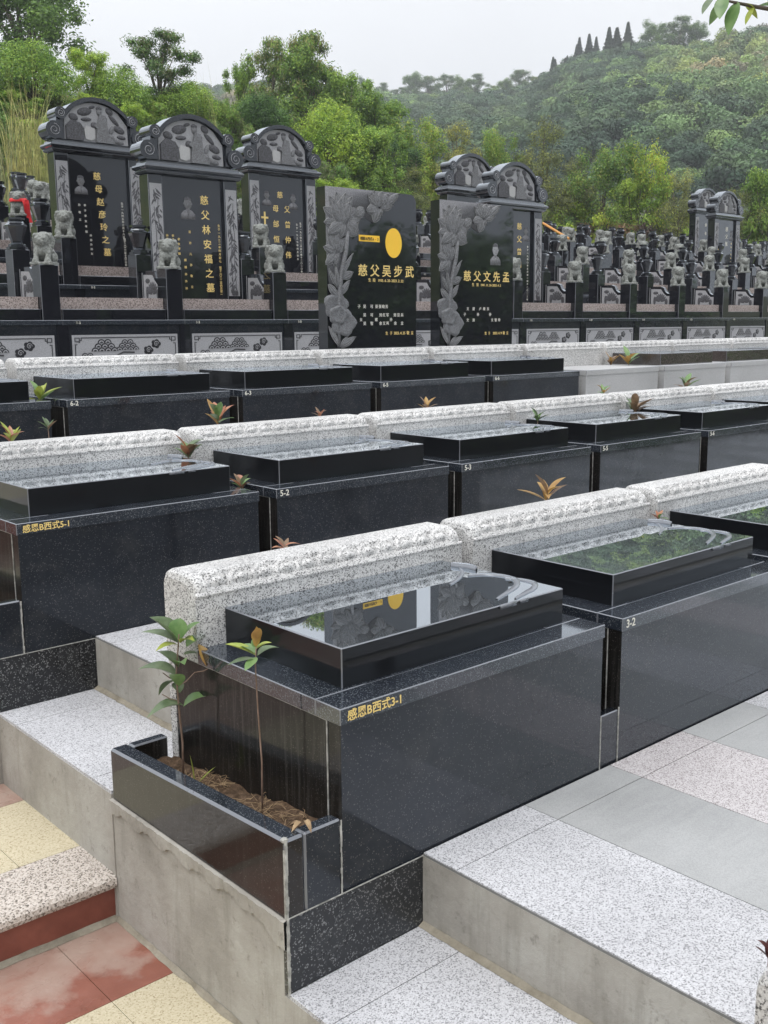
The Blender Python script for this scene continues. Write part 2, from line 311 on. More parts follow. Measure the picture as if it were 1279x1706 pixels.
def fixn(me):
    bm = bmesh.new(); bm.from_mesh(me); bmesh.ops.recalc_face_normals(bm, faces=bm.faces); bm.to_mesh(me); bm.free(); return me
def O(name, me, parent=None, loc=None):
    o = bpy.data.objects.new(name, me); COL.objects.link(o)
    if parent: o.parent = parent
    if loc: o.location = loc
    return o
def P(name, mb, mats, parent, smooth=False, fix=True, loc=None, label=None):
    if isinstance(mats, str): mats = [mats]
    me = mb.mesh(name, mats, smooth)
    if fix: fixn(me)
    o = O(name, me, parent, loc)
    if label: o['label'] = label
    return o
def T(name, label, cat, loc=(0, 0, 0), group=None, rz=0):
    o = O(name, None, None, loc); o.rotation_euler = (0, 0, rz); o.empty_display_size = 0.1
    return tag(o, label, cat, group)
def tag(o, label, cat, group=None):
    o['label'] = label; o['category'] = cat
    if group: o['group'] = group
    elif 'group' in o: del o['group']
    return o
def ST(name, mb, mats, fix=True, kind='structure'):
    o = P(name, mb, mats, None, fix=fix); o['kind'] = kind; return o
KIDS = {}
def dup(root, loc, label=None, group=None, skip=()):
    c = root.copy(); COL.objects.link(c); c.location = loc
    if label: c['label'] = label
    if group: c['group'] = group
    for ch in list(root.children):
        if ch.name.split('.')[0] in skip: continue
        d = ch.copy(); COL.objects.link(d); d.parent = c
        for g in list(ch.children):
            e = g.copy(); COL.objects.link(e); e.parent = d
    return c

TXT = {}
def text_mesh(body, size, mat, extrude=0.001, bold=0.0, align='LEFT', vertical=False):
    """text lying in the XZ plane facing -Y"""
    cu = bpy.data.curves.new('lettering', 'FONT'); cu.body = body; cu.size = size; cu.extrude = extrude; cu.offset = bold
    cu.align_x = align; cu.resolution_u = 3
    if vertical: cu.body = '\n'.join(body); cu.space_line = 1.0; cu.align_x = 'CENTER'
    o = bpy.data.objects.new('lettering', cu); COL.objects.link(o)
    dg = bpy.context.evaluated_depsgraph_get(); dg.update()
    me = bpy.data.meshes.new_from_object(o.evaluated_get(dg))
    bpy.data.objects.remove(o); bpy.data.curves.remove(cu)
    me.transform(Matrix.Rotation(math.pi / 2, 4, 'X')); me.materials.clear(); me.materials.append(MT[mat]); me.name = 'lettering'
    return me
def join_text(items, mat):
    """items: (string, size, x, z, kwargs) -> one mesh"""
    v = []; f = []
    for s, size, x, z, kw in items:
        me = text_mesh(s, size, mat, **kw); o = len(v)
        v += [(a.co.x + x, a.co.y, a.co.z + z) for a in me.vertices]; f += [tuple(o + i for i in p.vertices) for p in me.polygons]
        bpy.data.meshes.remove(me)
    me = bpy.data.meshes.new('lettering'); me.from_pydata(v, [], f); me.materials.append(MT[mat]); return me

# ================================================================== THE TERRACES (structure)
PITCH = 1.36
ROWS = {2: (1.74, -0.095, -0.39), 3: (1.777, 2.196, 0.0), 5: (1.705, 4.276, 0.261), 6: (1.583, 6.398, 0.6185)}
XR = 18.0
prev_back = {2: -1.2, 3: 0.88, 5: 2.196 + 0.975, 6: 4.276 + 0.975}
left_edge = {2: 1.56, 3: 1.571, 5: 1.568, 6: 1.45}
def tile(mb, x0, x1, y0, y1, z, mi, g=0.0018):
    mb.box(x0 + g, x1 - g, y0 + g, y1 - g, z - 0.012, z, mi)
for r in (2, 3, 5, 6):
    X0, Y0, Z0 = ROWS[r]; pb = prev_back[r]; le = left_edge[r]; xs = X0 + 0.329
    y_low = pb + (0.075 if r > 2 else 0)
    c = MB()
    c.box(xs, XR, pb, Y0 + 0.02, -3, Z0 - 0.012)                                  # upper walkway body
    c.box(le, xs - 0.001, y_low, Y0 - 0.001, -3, Z0 - 0.247 - 0.012)             # lower step body
    c.box(X0 - 0.205, XR, Y0 + 0.021, Y0 + 1.049, -3.01, Z0 - 0.0135)            # under the tombs
    c.box(X0 - 0.2045, xs - 0.002, Y0 + 0.001, Y0 + 0.0208, -3.02, Z0 - 0.262)
    ST('terrace_wall', c, 'concrete')
    w = MB(); x = xs; i = 0; jy = Y0 - 0.147
    while x < XR - 0.5:
        wd = 0.489; mi = 0 if i % 2 == 0 else 1
        if i == 2 or i == 6: mi = 2
        tile(w, x, x + wd, jy, Y0, Z0, mi); 
        ys = [jy]; 
        while ys[-1] - 1.02 > pb: ys.append(ys[-1] - 1.02)
        ys.append(pb)
        for a, b in zip(ys, ys[1:]):
            tile(w, x, x + wd, b, a, Z0, mi)
        x += wd; i += 1
    zl = Z0 - 0.247; jl = Y0 - 0.183
    tile(w, le, xs - 0.0, jl, Y0, zl, 0); a = jl
    while a - 0.7 > y_low: tile(w, le, xs, a - 0.7, a, zl, 0); a -= 0.7
    tile(w, le, xs, y_low, a, zl, 0)
    # dark bedding just under the tiles, seen in the joints
    w.box(xs + 0.001, XR - 0.6, pb + 0.001, Y0 - 0.001, Z0 - 0.0118, Z0 - 0.004, 3)
    w.box(le + 0.002, xs - 0.002, y_low + 0.002, Y0 - 0.002, zl - 0.0118, zl - 0.004, 3)
    ST('walkway', w, ['pave', 'pave_grey', 'pave_pink', 'joint'])
    # rough mortar fillet at the foot of the step face
    random.seed(r); m = MB(); rows_ = []
    n = 40
    for q in range(n + 1):
        y = y_low + (Y0 - 0.002 - y_low) * q / n; a = 0.024 + 0.006 * pnoise(Vector((q * .6, r, 0))); h = 0.013 + 0.004 * pnoise(Vector((q * .5, 3, r)))
        rows_.append([(xs - 0.001, y, zl + h), (xs - a * 0.5, y, zl + h * 0.55), (xs - a, y, zl + 0.0015)])
    m.grid(rows_); ST('mortar_fillet', m, 'mortar', fix=False)

# stairs beside the tombs
s = MB(); XL = -1.6; XW = 1.57
lev = [(-1.6, 1.2, -0.67), (1.2, 3.25, -0.49), (3.25, 5.25, -0.31), (5.25, 7.2, 0.05), (7.2, 9.2, 0.4), (9.2, 11.2, 0.8), (11.2, 14, 1.2)]
lev = [(-5, -3.2, -1.03), (-3.2, -1.6, -0.85)] + lev
for i, (ya, yb, z) in enumerate(lev):
    zn = lev[i - 1][2] if i else z - 0.18
    s.box(XL, XW, ya + 0.03, yb + 0.02, -3, z - 0.014, 5)
    s.box(XL, XW, ya + 0.012, ya + 0.029, zn - 0.01, z - 0.055, 2)          # red riser
    # rounded granite nosing
    P_ = []
    prof = [(0.03, -0.056), (0.008, -0.056), (-0.006, -0.048), (-0.012, -0.032), (-0.009, -0.014), (0.002, -0.003), (0.018, 0.0), (0.285, 0.0), (0.285, -0.02)]
    for xx in (XL, -0.6, 0.42, XW - 0.001): P_.append([(xx, ya + py, z + pz) for py, pz in prof])
    s.grid(P_, 4); 
    xj = [1.57, 1.33, 0.83, 0.33, -0.17, -0.67, -1.17, -1.6]
    bands = [(ya + 0.286, ya + 0.81, 0), (ya + 0.81, yb - 0.415, 0 if i % 2 else 3), (yb - 0.415, yb + 0.01, 1)]
    if i == 4: bands = [(ya + 0.286, ya + 0.81, 0), (ya + 0.81, yb + 0.01, 1)]
    for b0, b1, mi in bands:
        for x1, x0 in zip(xj, xj[1:]): tile(s, x0, x1, b0, b1, z, mi if not (mi == 3) else 0, 0.0012)
ST('stairs', s, ['cream', 'redfloor', 'red', 'cream', 'nosing', 'joint'])
m = MB(); random.seed(4); rows_ = []
for q in range(61):
    x = XL + (XW - XL) * q / 60; a = 0.016 + 0.012 * pnoise(Vector((q * .35, 0, 0))); rows_.append([(x, 3.261, -0.475 + 0.004 * random.random()), (x, 3.258 - a * 0.5, -0.481), (x, 3.255 - a, -0.4885)])
m.grid(rows_); rows_ = []
for q in range(61):
    y = 1.3 + 1.95 * q / 60; a = 0.014 + 0.010 * pnoise(Vector((q * .35, 7, 0))); rows_.append([(1.5705, y, -0.474 + 0.004 * random.random()), (1.5705 - a * .5, y, -0.482), (1.5705 - a, y, -0.4885)])
m.grid(rows_)
ST('mortar_fillet', m, 'mortar', fix=False)
# plaster ledge left proud along the top of the stair wall, below the planter
m = MB(); rows_ = []; rows2 = []; random.seed(9)
for q in range(81):
    y = 2.197 + 1.05 * q / 80; h = 0.045 + 0.012 * math.sin(q * 0.5) + 0.010 * random.random() + max(0, 0.05 * (1 - q / 14)); d = 0.004 + 0.002 * random.random()
    rows_.append([(1.5715, y, -0.013), (1.5715 - d * 2.4, y, -0.016), (1.5715 - d * 2, y, -0.013 - h * 0.9), (1.5715, y, -0.013 - h)])
m.grid(rows_); ST('plaster_ridge', m, 'concrete', fix=False)
# unseen wall and ground beyond the stairs, added only for reflections in polished stone
b = MB().box(XL - 0.2, XL, -5, 14, -3, -0.3); b.box(XL - 8, XL - 0.2, -5, 14, -3, -0.6)
ST('added_side_wall', b, 'concrete')

# ================================================================== TOMBS
def beam_mesh(L=1.292):
    mb = MB(); nx = 200; arc = 18
    front = [(0.768, 0.513), (0.768, 0.736), (0.7635, 0.741), (0.7635, 0.749), (0.771, 0.7535)]
    rows_ = []
    for i in range(nx + 1):
        x = L * i / nx; e = min(x, L - x); rd = 0.028
        q = 1 if e > rd else math.sqrt(max(0, 1 - ((rd - e) / rd) ** 2))
        dz = -rd * (1 - q); dy = 0.018 * (1 - q)
        row = [(x, y, z) for y, z in front]
        pw = 0.0985; ph = ((x - 0.055) / pw) % 1.0 - 0.5; inn = 0.055 < x < L - 0.055
        for k in range(arc + 1):
            sgm = k / arc; a = math.pi / 2 * sgm
            y = 0.835 - 0.064 * math.cos(a) ; z = 0.757 + 0.055 * math.sin(a)
            dist = math.hypot(ph * 2.3, (sgm - 0.40) * 2.8); bump = math.exp(-(dist ** 2) * 2.2)
            rim = math.exp(-((math.hypot(ph * 2.05, (sgm - 0.10) * 1.45) - 0.93) / 0.10) ** 2)
            win = min(1.0, sgm / 0.06) * (1.0 if sgm < .70 else max(0.0, (0.86 - sgm) / .16))
            d = -0.017 * (1 - max(bump, rim * 0.85)) * win
            if not inn: d = 0.0
            row.append((x, y - d * math.cos(a * .8) + dy, z + d * math.sin(a) + dz))
        row += [(x, 0.95 - 0.0, 0.812 + dz), (x, 0.968, 0.804 + dz), (x, 0.975, 0.788 + dz), (x, 0.975, 0.513)]
        rows_.append(row)
    mb.grid(rows_)
    n = len(rows_[0]); mb.f.append(tuple(range(n - 1, -1, -1))); mb.mi.append(0)
    o = nx * n; mb.f.append(tuple(o + i for i in range(n))); mb.mi.append(0)
    mb.box(0.004, L - 0.004, 0.934, 0.974, -0.02, 0.5128)
    me = mb.mesh('backrest', ['sesame'], True)
    bm = bmesh.new(); bm.from_mesh(me); bmesh.ops.recalc_face_normals(bm, faces=bm.faces)
    for f in bm.faces:
        if len(f.verts) > 4 or abs(f.normal.x) > 0.9: f.smooth = False
    for f in bm.faces:
        if f.calc_area() > 0.001: f.smooth = False
    bm.to_mesh(me); bm.free(); return me
BEAM = beam_mesh()
def ribbon(mb, pts, w, h, z, mi=0):
    pts = [Vector((x, y, 0)) for x, y in pts]; fine = []
    for i in range(len(pts) - 1):
        p0, p1, p2, p3 = pts[max(i - 1, 0)], pts[i], pts[i + 1], pts[min(i + 2, len(pts) - 1)]
        for q in range(6):
            t_ = q / 6; fine.append(0.5 * ((2 * p1) + (p2 - p0) * t_ + (2 * p0 - 5 * p1 + 4 * p2 - p3) * t_ ** 2 + (3 * p1 - p0 - 3 * p2 + p3) * t_ ** 3))
    fine.append(pts[-1]); rows_ = []; n = len(fine)
    for i, p in enumerate(fine):
        d = (fine[min(i + 1, n - 1)] - fine[max(i - 1, 0)]).normalized(); s_ = Vector((-d.y, d.x, 0)); k = w * (0.25 + 0.75 * math.sin(math.pi * (i + 0.5) / n))
        rows_.append([p + s_ * k + Vector((0, 0, z)), p + s_ * k * 0.8 + Vector((0, 0, z + h)), p + Vector((0, 0, z + h * 0.35)), p - s_ * k * 0.8 + Vector((0, 0, z + h)), p - s_ * k + Vector((0, 0, z))])
    mb.grid(rows_, mi)

def make_tomb(kind='black'):
    body, ledge, lid = {'black': ('body', 'ledge', 'lid'), 'pale': ('palegran', 'palegran', 'brown')}[kind]
    t_ = T('tomb', 'x', 'tomb')
    o = P('body', MB().box(0.006, 1.249, 0.006, 0.932, -0.012, 0.5128), [body], t_)
    if kind == 'black':
        me = o.data; me.materials.append(MT['side'])
        for p in me.polygons:
            if abs(p.normal.x) > 0.9: p.material_index = 1
    for bx in ((0.0025, 0.0058, 0.066, 0.0695, -0.01, 0.5125), (1.2492, 1.2515, 0.066, 0.0695, -0.01, 0.5125), (0.0035, 0.0058, 0.07, 0.93, 0.509, 0.5122)):
        P('joint', MB().box(*bx), ['grout'], t_)
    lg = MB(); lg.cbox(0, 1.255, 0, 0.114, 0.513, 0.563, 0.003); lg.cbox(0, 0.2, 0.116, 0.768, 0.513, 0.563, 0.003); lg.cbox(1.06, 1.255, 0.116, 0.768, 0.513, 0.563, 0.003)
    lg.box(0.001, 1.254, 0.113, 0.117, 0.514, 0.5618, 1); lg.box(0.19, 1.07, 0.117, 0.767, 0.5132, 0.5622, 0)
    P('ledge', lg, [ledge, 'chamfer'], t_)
    if kind != 'nolid':
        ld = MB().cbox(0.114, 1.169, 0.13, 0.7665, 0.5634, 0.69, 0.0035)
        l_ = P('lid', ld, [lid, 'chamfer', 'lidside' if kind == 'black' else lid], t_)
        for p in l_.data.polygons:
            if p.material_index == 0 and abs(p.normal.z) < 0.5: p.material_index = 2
        if kind == 'black':
            cv = MB()
            ribbon(cv, [(.873, .19), (.99, .235), (1.075, .275), (1.135, .335), (1.145, .41), (1.11, .47), (1.05, .50)], 0.013, 0.006, 0.6895)
            ribbon(cv, [(.925, .15), (1.01, .178), (1.09, .205), (1.145, .25), (1.15, .315), (1.12, .37)], 0.012, 0.006, 0.6895)
            ribbon(cv, [(.90, .45), (1.0, .50), (1.08, .56), (1.14, .64)], 0.009, 0.005, 0.6895)
            ribbon(cv, [(1.12, .66), (1.15, .60), (1.14, .54)], 0.012, 0.016, 0.6895)
            cv.box(0.82, 0.90, 0.121, 0.1295, 0.678, 0.6925); cv.box(0.925, 0.965, 0.123, 0.1295, 0.68, 0.6915)
            P('carved_scroll', cv, ['chamfer'], l_, smooth=True)
    b = O('backrest', BEAM, t_)
    # planting trough that fills the gap to the next tomb
    f = MB().cbox(1.2505, 1.3645, 0.008, 0.05, -0.012, 0.205, 0.004); f.box(1.2505, 1.3645, 0.051, 0.93, -0.012, 0.15, 2)
    P('planting_trough', f, ['body', 'chamfer', 'soil'], t_)
    g = MB().box(1.2500, 1.2545, 0.0045, 0.0078, -0.005, 0.205); g.box(1.3605, 1.3645, 0.0045, 0.0078, -0.005, 0.215)
    P('grout_line', g, ['grout'], t_)
    return t_
random.seed(1)
TB = make_tomb('black'); TP = make_tomb('pale')
first = {'b': True, 'p': True}
NUMS = {(3, 0): '感恩B西式3-1', (3, 1): '3-2', (3, 2): '3-3', (5, 0): '感恩B西式5-1', (5, 1): '5-2', (5, 2): '5-3', (5, 3): '5-5', (5, 4): '5-6', (6, 1): '6-2', (6, 2): '6-3', (6, 3): '6-5', (6, 4): '6-6'}
rowname = {2: 'lowest row by the camera', 3: 'nearest full row', 5: 'middle row', 6: 'farthest lidded row'}
where = {(2, 0): 'black tomb whose speckled backrest end shows at the bottom right corner',
         (3, 0): 'large black granite tomb numbered 3-1 with the open planter at its left end',
         (3, 1): 'black granite tomb numbered 3-2 right of the nearest tomb, walkway in front',
         (3, 2): 'black tomb cut by the right edge, next after 3-2 in the nearest row',
         (5, 0): 'black granite tomb numbered 5-1 at the left edge of the middle row',
         (5, 1): 'black granite tomb numbered 5-2 in the middle row, right after 5-1',
         (5, 2): 'black granite tomb numbered 5-3 in the middle row',
         (5, 3): 'black granite tomb numbered 5-5 in the middle row',
         (5, 4): 'black granite tomb numbered 5-6 in the middle row near the right edge',
         (5, 5): 'last black tomb of the middle row, cut by the right edge',
         (6, 0): 'black tomb cut by the left edge just left of tomb 6-2',
         (6, 1): 'black granite tomb numbered 6-2 in the third row back, at left',
         (6, 2): 'black granite tomb numbered 6-3 below the three tall carved monuments',
         (6, 3): 'black granite tomb numbered 6-5 in front of the lotus headstone with yellow oval',
         (6, 4): 'last black tomb of its row numbered 6-6, beside the unclad grey tombs',
         (6, 5): 'pale grey unclad tomb without a lid, right of tomb 6-6',
         (6, 6): 'pale grey unclad tomb with a brown lid, second from the black 6-6',
         (6, 7): 'pale grey unclad tomb with brown lid at the right edge',
         (6, 8): 'pale grey unclad tomb with brown lid beyond the right edge', (6, 9): 'unclad tomb farthest beyond the right edge', (6, 10): 'x'}
spec = [(2, 0)] + [(3, k) for k in range(4)] + [(5, k) for k in range(7)] + [(6, k) for k in range(11)]
where[(3, 3)] = 'fourth black tomb of the nearest row, beyond 3-3'; where[(5, 6)] = 'seventh black tomb of the middle row'
for r, k in spec:
    X0, Y0, Z0 = ROWS[r]; loc = (X0 + PITCH * k, Y0, Z0)
    pale = r == 6 and k >= 5
    if (r == 2 and k > 0) or (r == 3 and k > 2) or (r == 5 and k > 5) or (r == 6 and k > 9): continue
    src = TP if pale else TB; lab = where[(r, k)]
    if first['p' if pale else 'b'] and not (r == 6 and k == 5): o = src; o.location = loc; o['label'] = lab; first['p' if pale else 'b'] = False
    elif r == 6 and k == 5:
        o = dup(TP, loc, lab, None, ('lid',))
    else: o = dup(src, loc, lab)
    o['group'] = 'granite tombs in terraced rows'
    if (r, k) in NUMS:
        big = k == 0
        me = text_mesh(NUMS[(r, k)], 0.037 if big else 0.044, 'gold' if big else 'white', 0.0006, 0.0004)
        q = O('lettering', me, o, (0.022 if not big else 0.026, -0.0012, 0.5235))

# end planters, plinths and their grout for the first tomb of each row
def planter(r):
    X0, Y0, Z0 = ROWS[r]
    t_ = T('end_planter', {3: 'black granite planter box with two saplings at the end of tomb 3-1', 5: 'black granite planter end left of tomb 5-1 at the left edge', 6: 'black planter box at the end of the third row', 2: 'black planter box of the lowest row'}[r], 'planter', (X0, Y0, Z0))
    w = MB(); w.cbox(-0.206, -0.138, 0.0, 1.045, -0.0105, 0.23, 0.008); P('long_side', w, ['planter', 'chamfer', 'ledge'], t_)
    w = MB(); w.cbox(-0.1375, -0.004, 0.0, 0.05, -0.0105, 0.23, 0.006); P('short_side', w, ['body', 'chamfer', 'ledge'], t_)
    w = MB(); w.cbox(-0.1375, 0.002, 1.0, 1.045, -0.0105, 0.23, 0.006); P('short_side', w, ['side', 'chamfer', 'ledge'], t_)
    rows_ = []; 
    for i in range(12):
        rows_.append([(-0.139 + 0.144 * i / 11, 0.033 + 0.978 * j / 40, 0.186 - 0.050 * j / 40 + 0.02 * pnoise(Vector((i * .5, j * .35, r)))) for j in range(41)])
    P('soil', MB().grid(rows_), ['soil'], t_, smooth=True, fix=False)
    g = MB(); rnd = random.Random(r)
    def strip(x, z0, z1, n=16, w0=0.004):
        for i in range(n):
            za = z0 + (z1 - z0) * i / n; zb = z0 + (z1 - z0) * (i + 1) / n; ww = w0 * (0.7 + rnd.random() * 0.9); dx = 0.002 * (rnd.random() - .5)
            g.box(x - ww + dx, x + ww + dx, -0.0022 - 0.001 * rnd.random(), 0.0, za, zb)
    strip(-0.0045, -0.01, 0.225, 14, 0.0022); strip(-0.2035, -0.25, 0.235, 22, 0.0035)
    g.box(-0.2085, -0.206, 0.0, 0.007, -0.012, 0.2)
    g.box(-0.206, 0.328, -0.0016, 0.0, -0.012, -0.0085)
    g.ell((-0.1990, 0.012, 0.226), (0.012, 0.012, 0.008), 8, 5)
    P('grout_line', g, ['grout'], t_)
    for o in t_.children:
        if o.name.startswith(('long_side', 'short_side', 'soil')):
            if not o.name.startswith('soil'):
                for p in o.data.polygons:
                    if p.material_index == 0 and p.normal.z > 0.9: p.material_index = 2
            for v in o.data.vertices:
                if v.co.z > 0.05: v.co.z -= 0.052 * v.co.y / 1.045 * (1.0 if not o.name.startswith('soil') else 0.7)
    return t_
def plinth(r):
    X0, Y0, Z0 = ROWS[r]
    o = P('plinth', MB().box(X0 - 0.2055, X0 + 0.3275, Y0 + 0.0, Y0 + 0.0195, Z0 - 0.2465, Z0 - 0.0122), ['plinth'], None)
    tag(o, {3: 'coarse white-flecked black plinth slab under the corner of tomb 3-1', 5: 'coarse white-flecked black plinth slab under tomb 5-1', 6: 'flecked black plinth slab under the first tomb of the third row', 2: 'flecked plinth slab of the lowest row'}[r], 'plinth')
for r in (3, 5, 6): planter(r); plinth(r)

# ================================================================== CARVED WORK
def petal(mb, base, tip, w, h=0.014, y=0.0, mi=0, sx=1.0, n=7, m=6, ridge=0.25, line=None):
    """domed leaf shape lying on the XZ plane at depth y, bulging towards -Y"""
    b = Vector((base[0], 0, base[1])); tp = Vector((tip[0], 0, tip[1])); d = tp - b; L = d.length; d.normalize(); s_ = Vector((-d.z, 0, d.x)); rows_ = []
    for i in range(n + 1):
        u = i / n; ww = w * (math.sin(math.pi * min(1, u * 0.93 + 0.05)) ** 0.75) * (1.0 if u < .6 else (1 - (u - .6) / .4 * .25))
        if i == n: ww = 0.0005
        c = b + d * (L * u); row = []
        for k in range(m + 1):
            v = k / m * 2 - 1
            hh = h * ((1 - abs(v) ** 3) * (0.35 + 0.65 * math.sin(math.pi * (0.1 + 0.85 * u)))) - ridge * h * (math.exp(-(v / 0.16) ** 2)) + ridge * h * math.cos(v * 9)
            row.append(c + s_ * (ww * v) + Vector((0, y - max(hh, 0) - (0.0005 if abs(v) < 1 else 0), 0)))
        rows_.append(row)
    mb.grid(rows_, mi)
    if line is not None:
        edge = [r_[0] for r_ in rows_[:-1]] + [rows_[-1][m // 2]] + [r_[-1] for r_ in rows_[:-1]][::-1]
        mb.tube([e_ + Vector((0, -0.0035, 0)) for e_ in edge], 0.0022, 4, line)
        for k in (m // 2 - 1, m // 2 + 1): mb.tube([r_[k] + Vector((0, -0.0012, 0)) for r_ in rows_[1:-1]], 0.0013, 3, line)
def spiral(mb, c, r, turns=1.6, y=0, th=0.008, mi=0, d=1, a0=0):
    pts = []
    for i in range(26):
        u = i / 25; a = a0 + d * u * turns * 2 * math.pi; rr = r * (1 - 0.82 * u)
        pts.append((c[0] + rr * math.cos(a), y, c[1] + rr * math.sin(a)))
    mb.tube(pts, th, 4, mi)
def portrait(parent, x, z, sc, y=-0.002, dim=False):
    mb = MB()
    def e(cx, cz, rx, rz, hy, mi): mb.ell((x + cx * sc, y, z + cz * sc), (rx * sc, hy * sc, rz * sc), 14, 8, mi)
    mb.prism([(x + a * sc, z + b * sc) for a, b in [(-.5, -.95), (.5, -.95), (.47, -.62), (.30, -.45), (.12, -.36), (-.12, -.36), (-.30, -.45), (-.47, -.62)]], y - 0.001, y + 0.002, 0)
    mb.prism([(x + a * sc, z + b * sc) for a, b in [(-.10, -.38), (.10, -.38), (.0, -.85)]], y - 0.0022, y, 1)
    e(0, -.36, .12, .16, .03, 0); e(0, 0, .27, .38, .06, 1); e(0, .24, .25, .17, .055, 2)
    e(-.10, .02, .055, .022, .075, 2); e(.10, .02, .055, .022, .075, 2); e(0, -.07, .035, .08, .085, 0); e(0, -.2, .085, .02, .07, 2); e(-.27, -.02, .035, .08, .03, 0); e(.27, -.02, .035, .08, .03, 0)
    return P('portrait', mb, ['etchmid' if dim else 'etched', 'etched' if dim else 'pale', 'etchdark'], parent, smooth=True)

def make_monument():
    t_ = T('monument', 'x', 'monument')
    random.seed(5)
    for sx in (-1, 1):
        x0, x1 = (0.438, 0.635) if sx > 0 else (-0.635, -0.438)
        c = P('column', MB().cbox(x0, x1, 0.0, 0.21, 0, 1.548, 0.006), ['monument', 'chamfer'], t_)
        r_ = MB(); r_.box(x0 + 0.016, x1 - 0.016, -0.0025, 0.001, 0.06, 1.44, 0); xm = (x0 + x1) / 2
        for k in range(2):
            xs = xm + (k - .5) * 0.05; r_.tube([(xs + 0.008 * math.sin(q * 1.3 + k), -0.003, 0.1 + q * 0.13 * (1 if k else .9)) for q in range(10)], 0.0045, 4, 1)
        for q in range(62):
            z = random.uniform(0.12, 1.38) ; a = random.uniform(-2.6, -0.5); L = random.uniform(.06, .12); bx = xm + random.uniform(-.05, .05)
            tx = min(max(bx + L * math.cos(a), x0 + .022), x1 - .022)
            petal(r_, (bx, z), (tx, z + L * math.sin(a)), 0.011, 0.004, -0.0028, 1, n=4, m=2, ridge=0)
        for q in range(6): r_.ell((xm + random.uniform(-.03, .03), -0.002, 0.09 + 0.04 * random.random()), (0.03, 0.006, 0.03), 7, 5, 1)
        P('bamboo_relief', r_, ['pale', 'etchdark'], c, smooth=False)
    P('tablet', MB().box(-0.4375, 0.4375, 0.05, 0.16, 0, 1.545), ['monument'], t_)
    # cornice
    prof = [(0.02, 1.549), (-0.035, 1.560), (-0.05, 1.585), (-0.045, 1.60), (-0.068, 1.612), (-0.078, 1.635), (-0.068, 1.658), (-0.03, 1.672), (-0.02, 1.70)]
    P_ = []; o2 = lambda k: k
    for sx, yy in ((-1, 0), (1, 0)):
        pass
    ring = []
    for py, pz in prof:
        e = 0.63 - py * 0.95; y0 = py; y1 = 0.21 - py * 0.6
        ring.append([(-e, y0, pz), (e, y0, pz), (e, y1, pz), (-e, y1, pz)])
    mb = MB().grid(ring, 0, True); n = len(mb.v); mb.f.append((n - 4, n - 3, n - 2, n - 1)); mb.mi.append(0); mb.f.append((0, 3, 2, 1)); mb.mi.append(0)
    P('cornice', mb, ['monument'], t_)
    # pediment
    mb = MB(); zb = 1.70
    arch_o = []; arch_i = []
    for i in range(25):
        x = -0.475 + 0.95 * i / 24; Rr = 0.585
        z = math.sqrt(Rr * Rr - x * x) - (Rr - 0.245) + 0.385
        arch_o.append((x, zb + z)); xi = x * 0.93; arch_i.append((xi, zb + math.sqrt(Rr * Rr - xi * xi) - (Rr - 0.245) + 0.325))
    body = [(-0.58, zb), (0.58, zb), (0.58, zb + 0.2), (0.49, zb + 0.33)] + arch_i[::-1] + [(-0.49, zb + 0.33), (-0.58, zb + 0.2)]
    mb.prism(body, 0.03, 0.19, 0)
    P_ = []
    for (xo, zo), (xi, zi) in zip(arch_o, arch_i): P_.append([(xo, -0.02, zo), (xo, 0.215, zo), (xi, 0.215, zi), (xi, -0.02, zi)])
    mb.grid(P_, 0, True)
    for sx in (-1, 1):
        mb2 = []
        for cx, cz, rr in ((0.615, zb + 0.135, 0.118), (0.515, zb + 0.365, 0.082)):
            pts = [(sx * cx + rr * math.cos(q * math.pi / 12), cz + rr * math.sin(q * math.pi / 12)) for q in range(24)]
            mb.prism(pts, -0.03, 0.22, 0)
            spiral(mb, (sx * cx, cz), rr * 0.68, 1.7, -0.032, 0.0042, 1, sx, math.pi / 2)
        mb.prism([(sx * 0.47, zb + 0.03), (sx * 0.60, zb + 0.03), (sx * 0.57, zb + 0.33), (sx * 0.50, zb + 0.36)], -0.005, 0.20, 0)
    pd = P('pediment', mb, ['monument', 'pale'], t_)
    r_ = MB(); f = [(-0.46, zb + 0.035), (0.46, zb + 0.035), (0.45, zb + 0.3)] + [(x * 0.98, z - 0.012) for x, z in arch_i[::-1][3:-3]] + [(-0.45, zb + 0.3)]
    r_.prism(f, 0.022, 0.0305, 0)
    E_ = lambda x, z, rx, rz, hy, mi, ro=0: r_.ell((x, 0.022, zb + z), (rx, hy, rz), 10, 6, mi, Matrix.Rotation(ro, 3, 'Y'))
    # rock with base line, pale jar, robed figure with vase, leaves and buds
    r_.prism([(-.44, zb + .035), (-.20, zb + .035), (-.19, zb + .2), (-.24, zb + .27), (-.36, zb + .30), (-.44, zb + .22)], -0.008, 0.022, 1)
    r_.prism([(-.17, zb + .07), (-.09, zb + .05), (-.03, zb + .08), (-.03, zb + .22), (-.15, zb + .24), (-.18, zb + .18)], 0.006, 0.022, 3)
    r_.prism([(-.02, zb + .035), (.26, zb + .035), (.17, zb + .16), (.13, zb + .40), (.05, zb + .42), (.02, zb + .30), (-.05, zb + .26), (0, zb + .22)], -0.008, 0.022, 2)
    E_(.05, .45, .04, .055, .03, 2); E_(.05, .49, .045, .03, .03, 1); E_(-.03, .26, .05, .05, .03, 1); E_(.13, .27, .02, .12, .028, 1, .2); E_(.07, .14, .02, .1, .03, 1, -.25)
    E_(-.16, .43, .11, .055, .022, 1, -.25); E_(-.14, .33, .08, .028, .022, 1, -.1); E_(-.32, .34, .07, .05, .02, 1, .2)
    E_(.26, .36, .10, .032, .02, 1, .75); E_(.33, .24, .09, .05, .022, 1, .35); E_(.36, .14, .07, .03, .022, 1, .1); E_(.22, .22, .035, .07, .02, 2, .4)
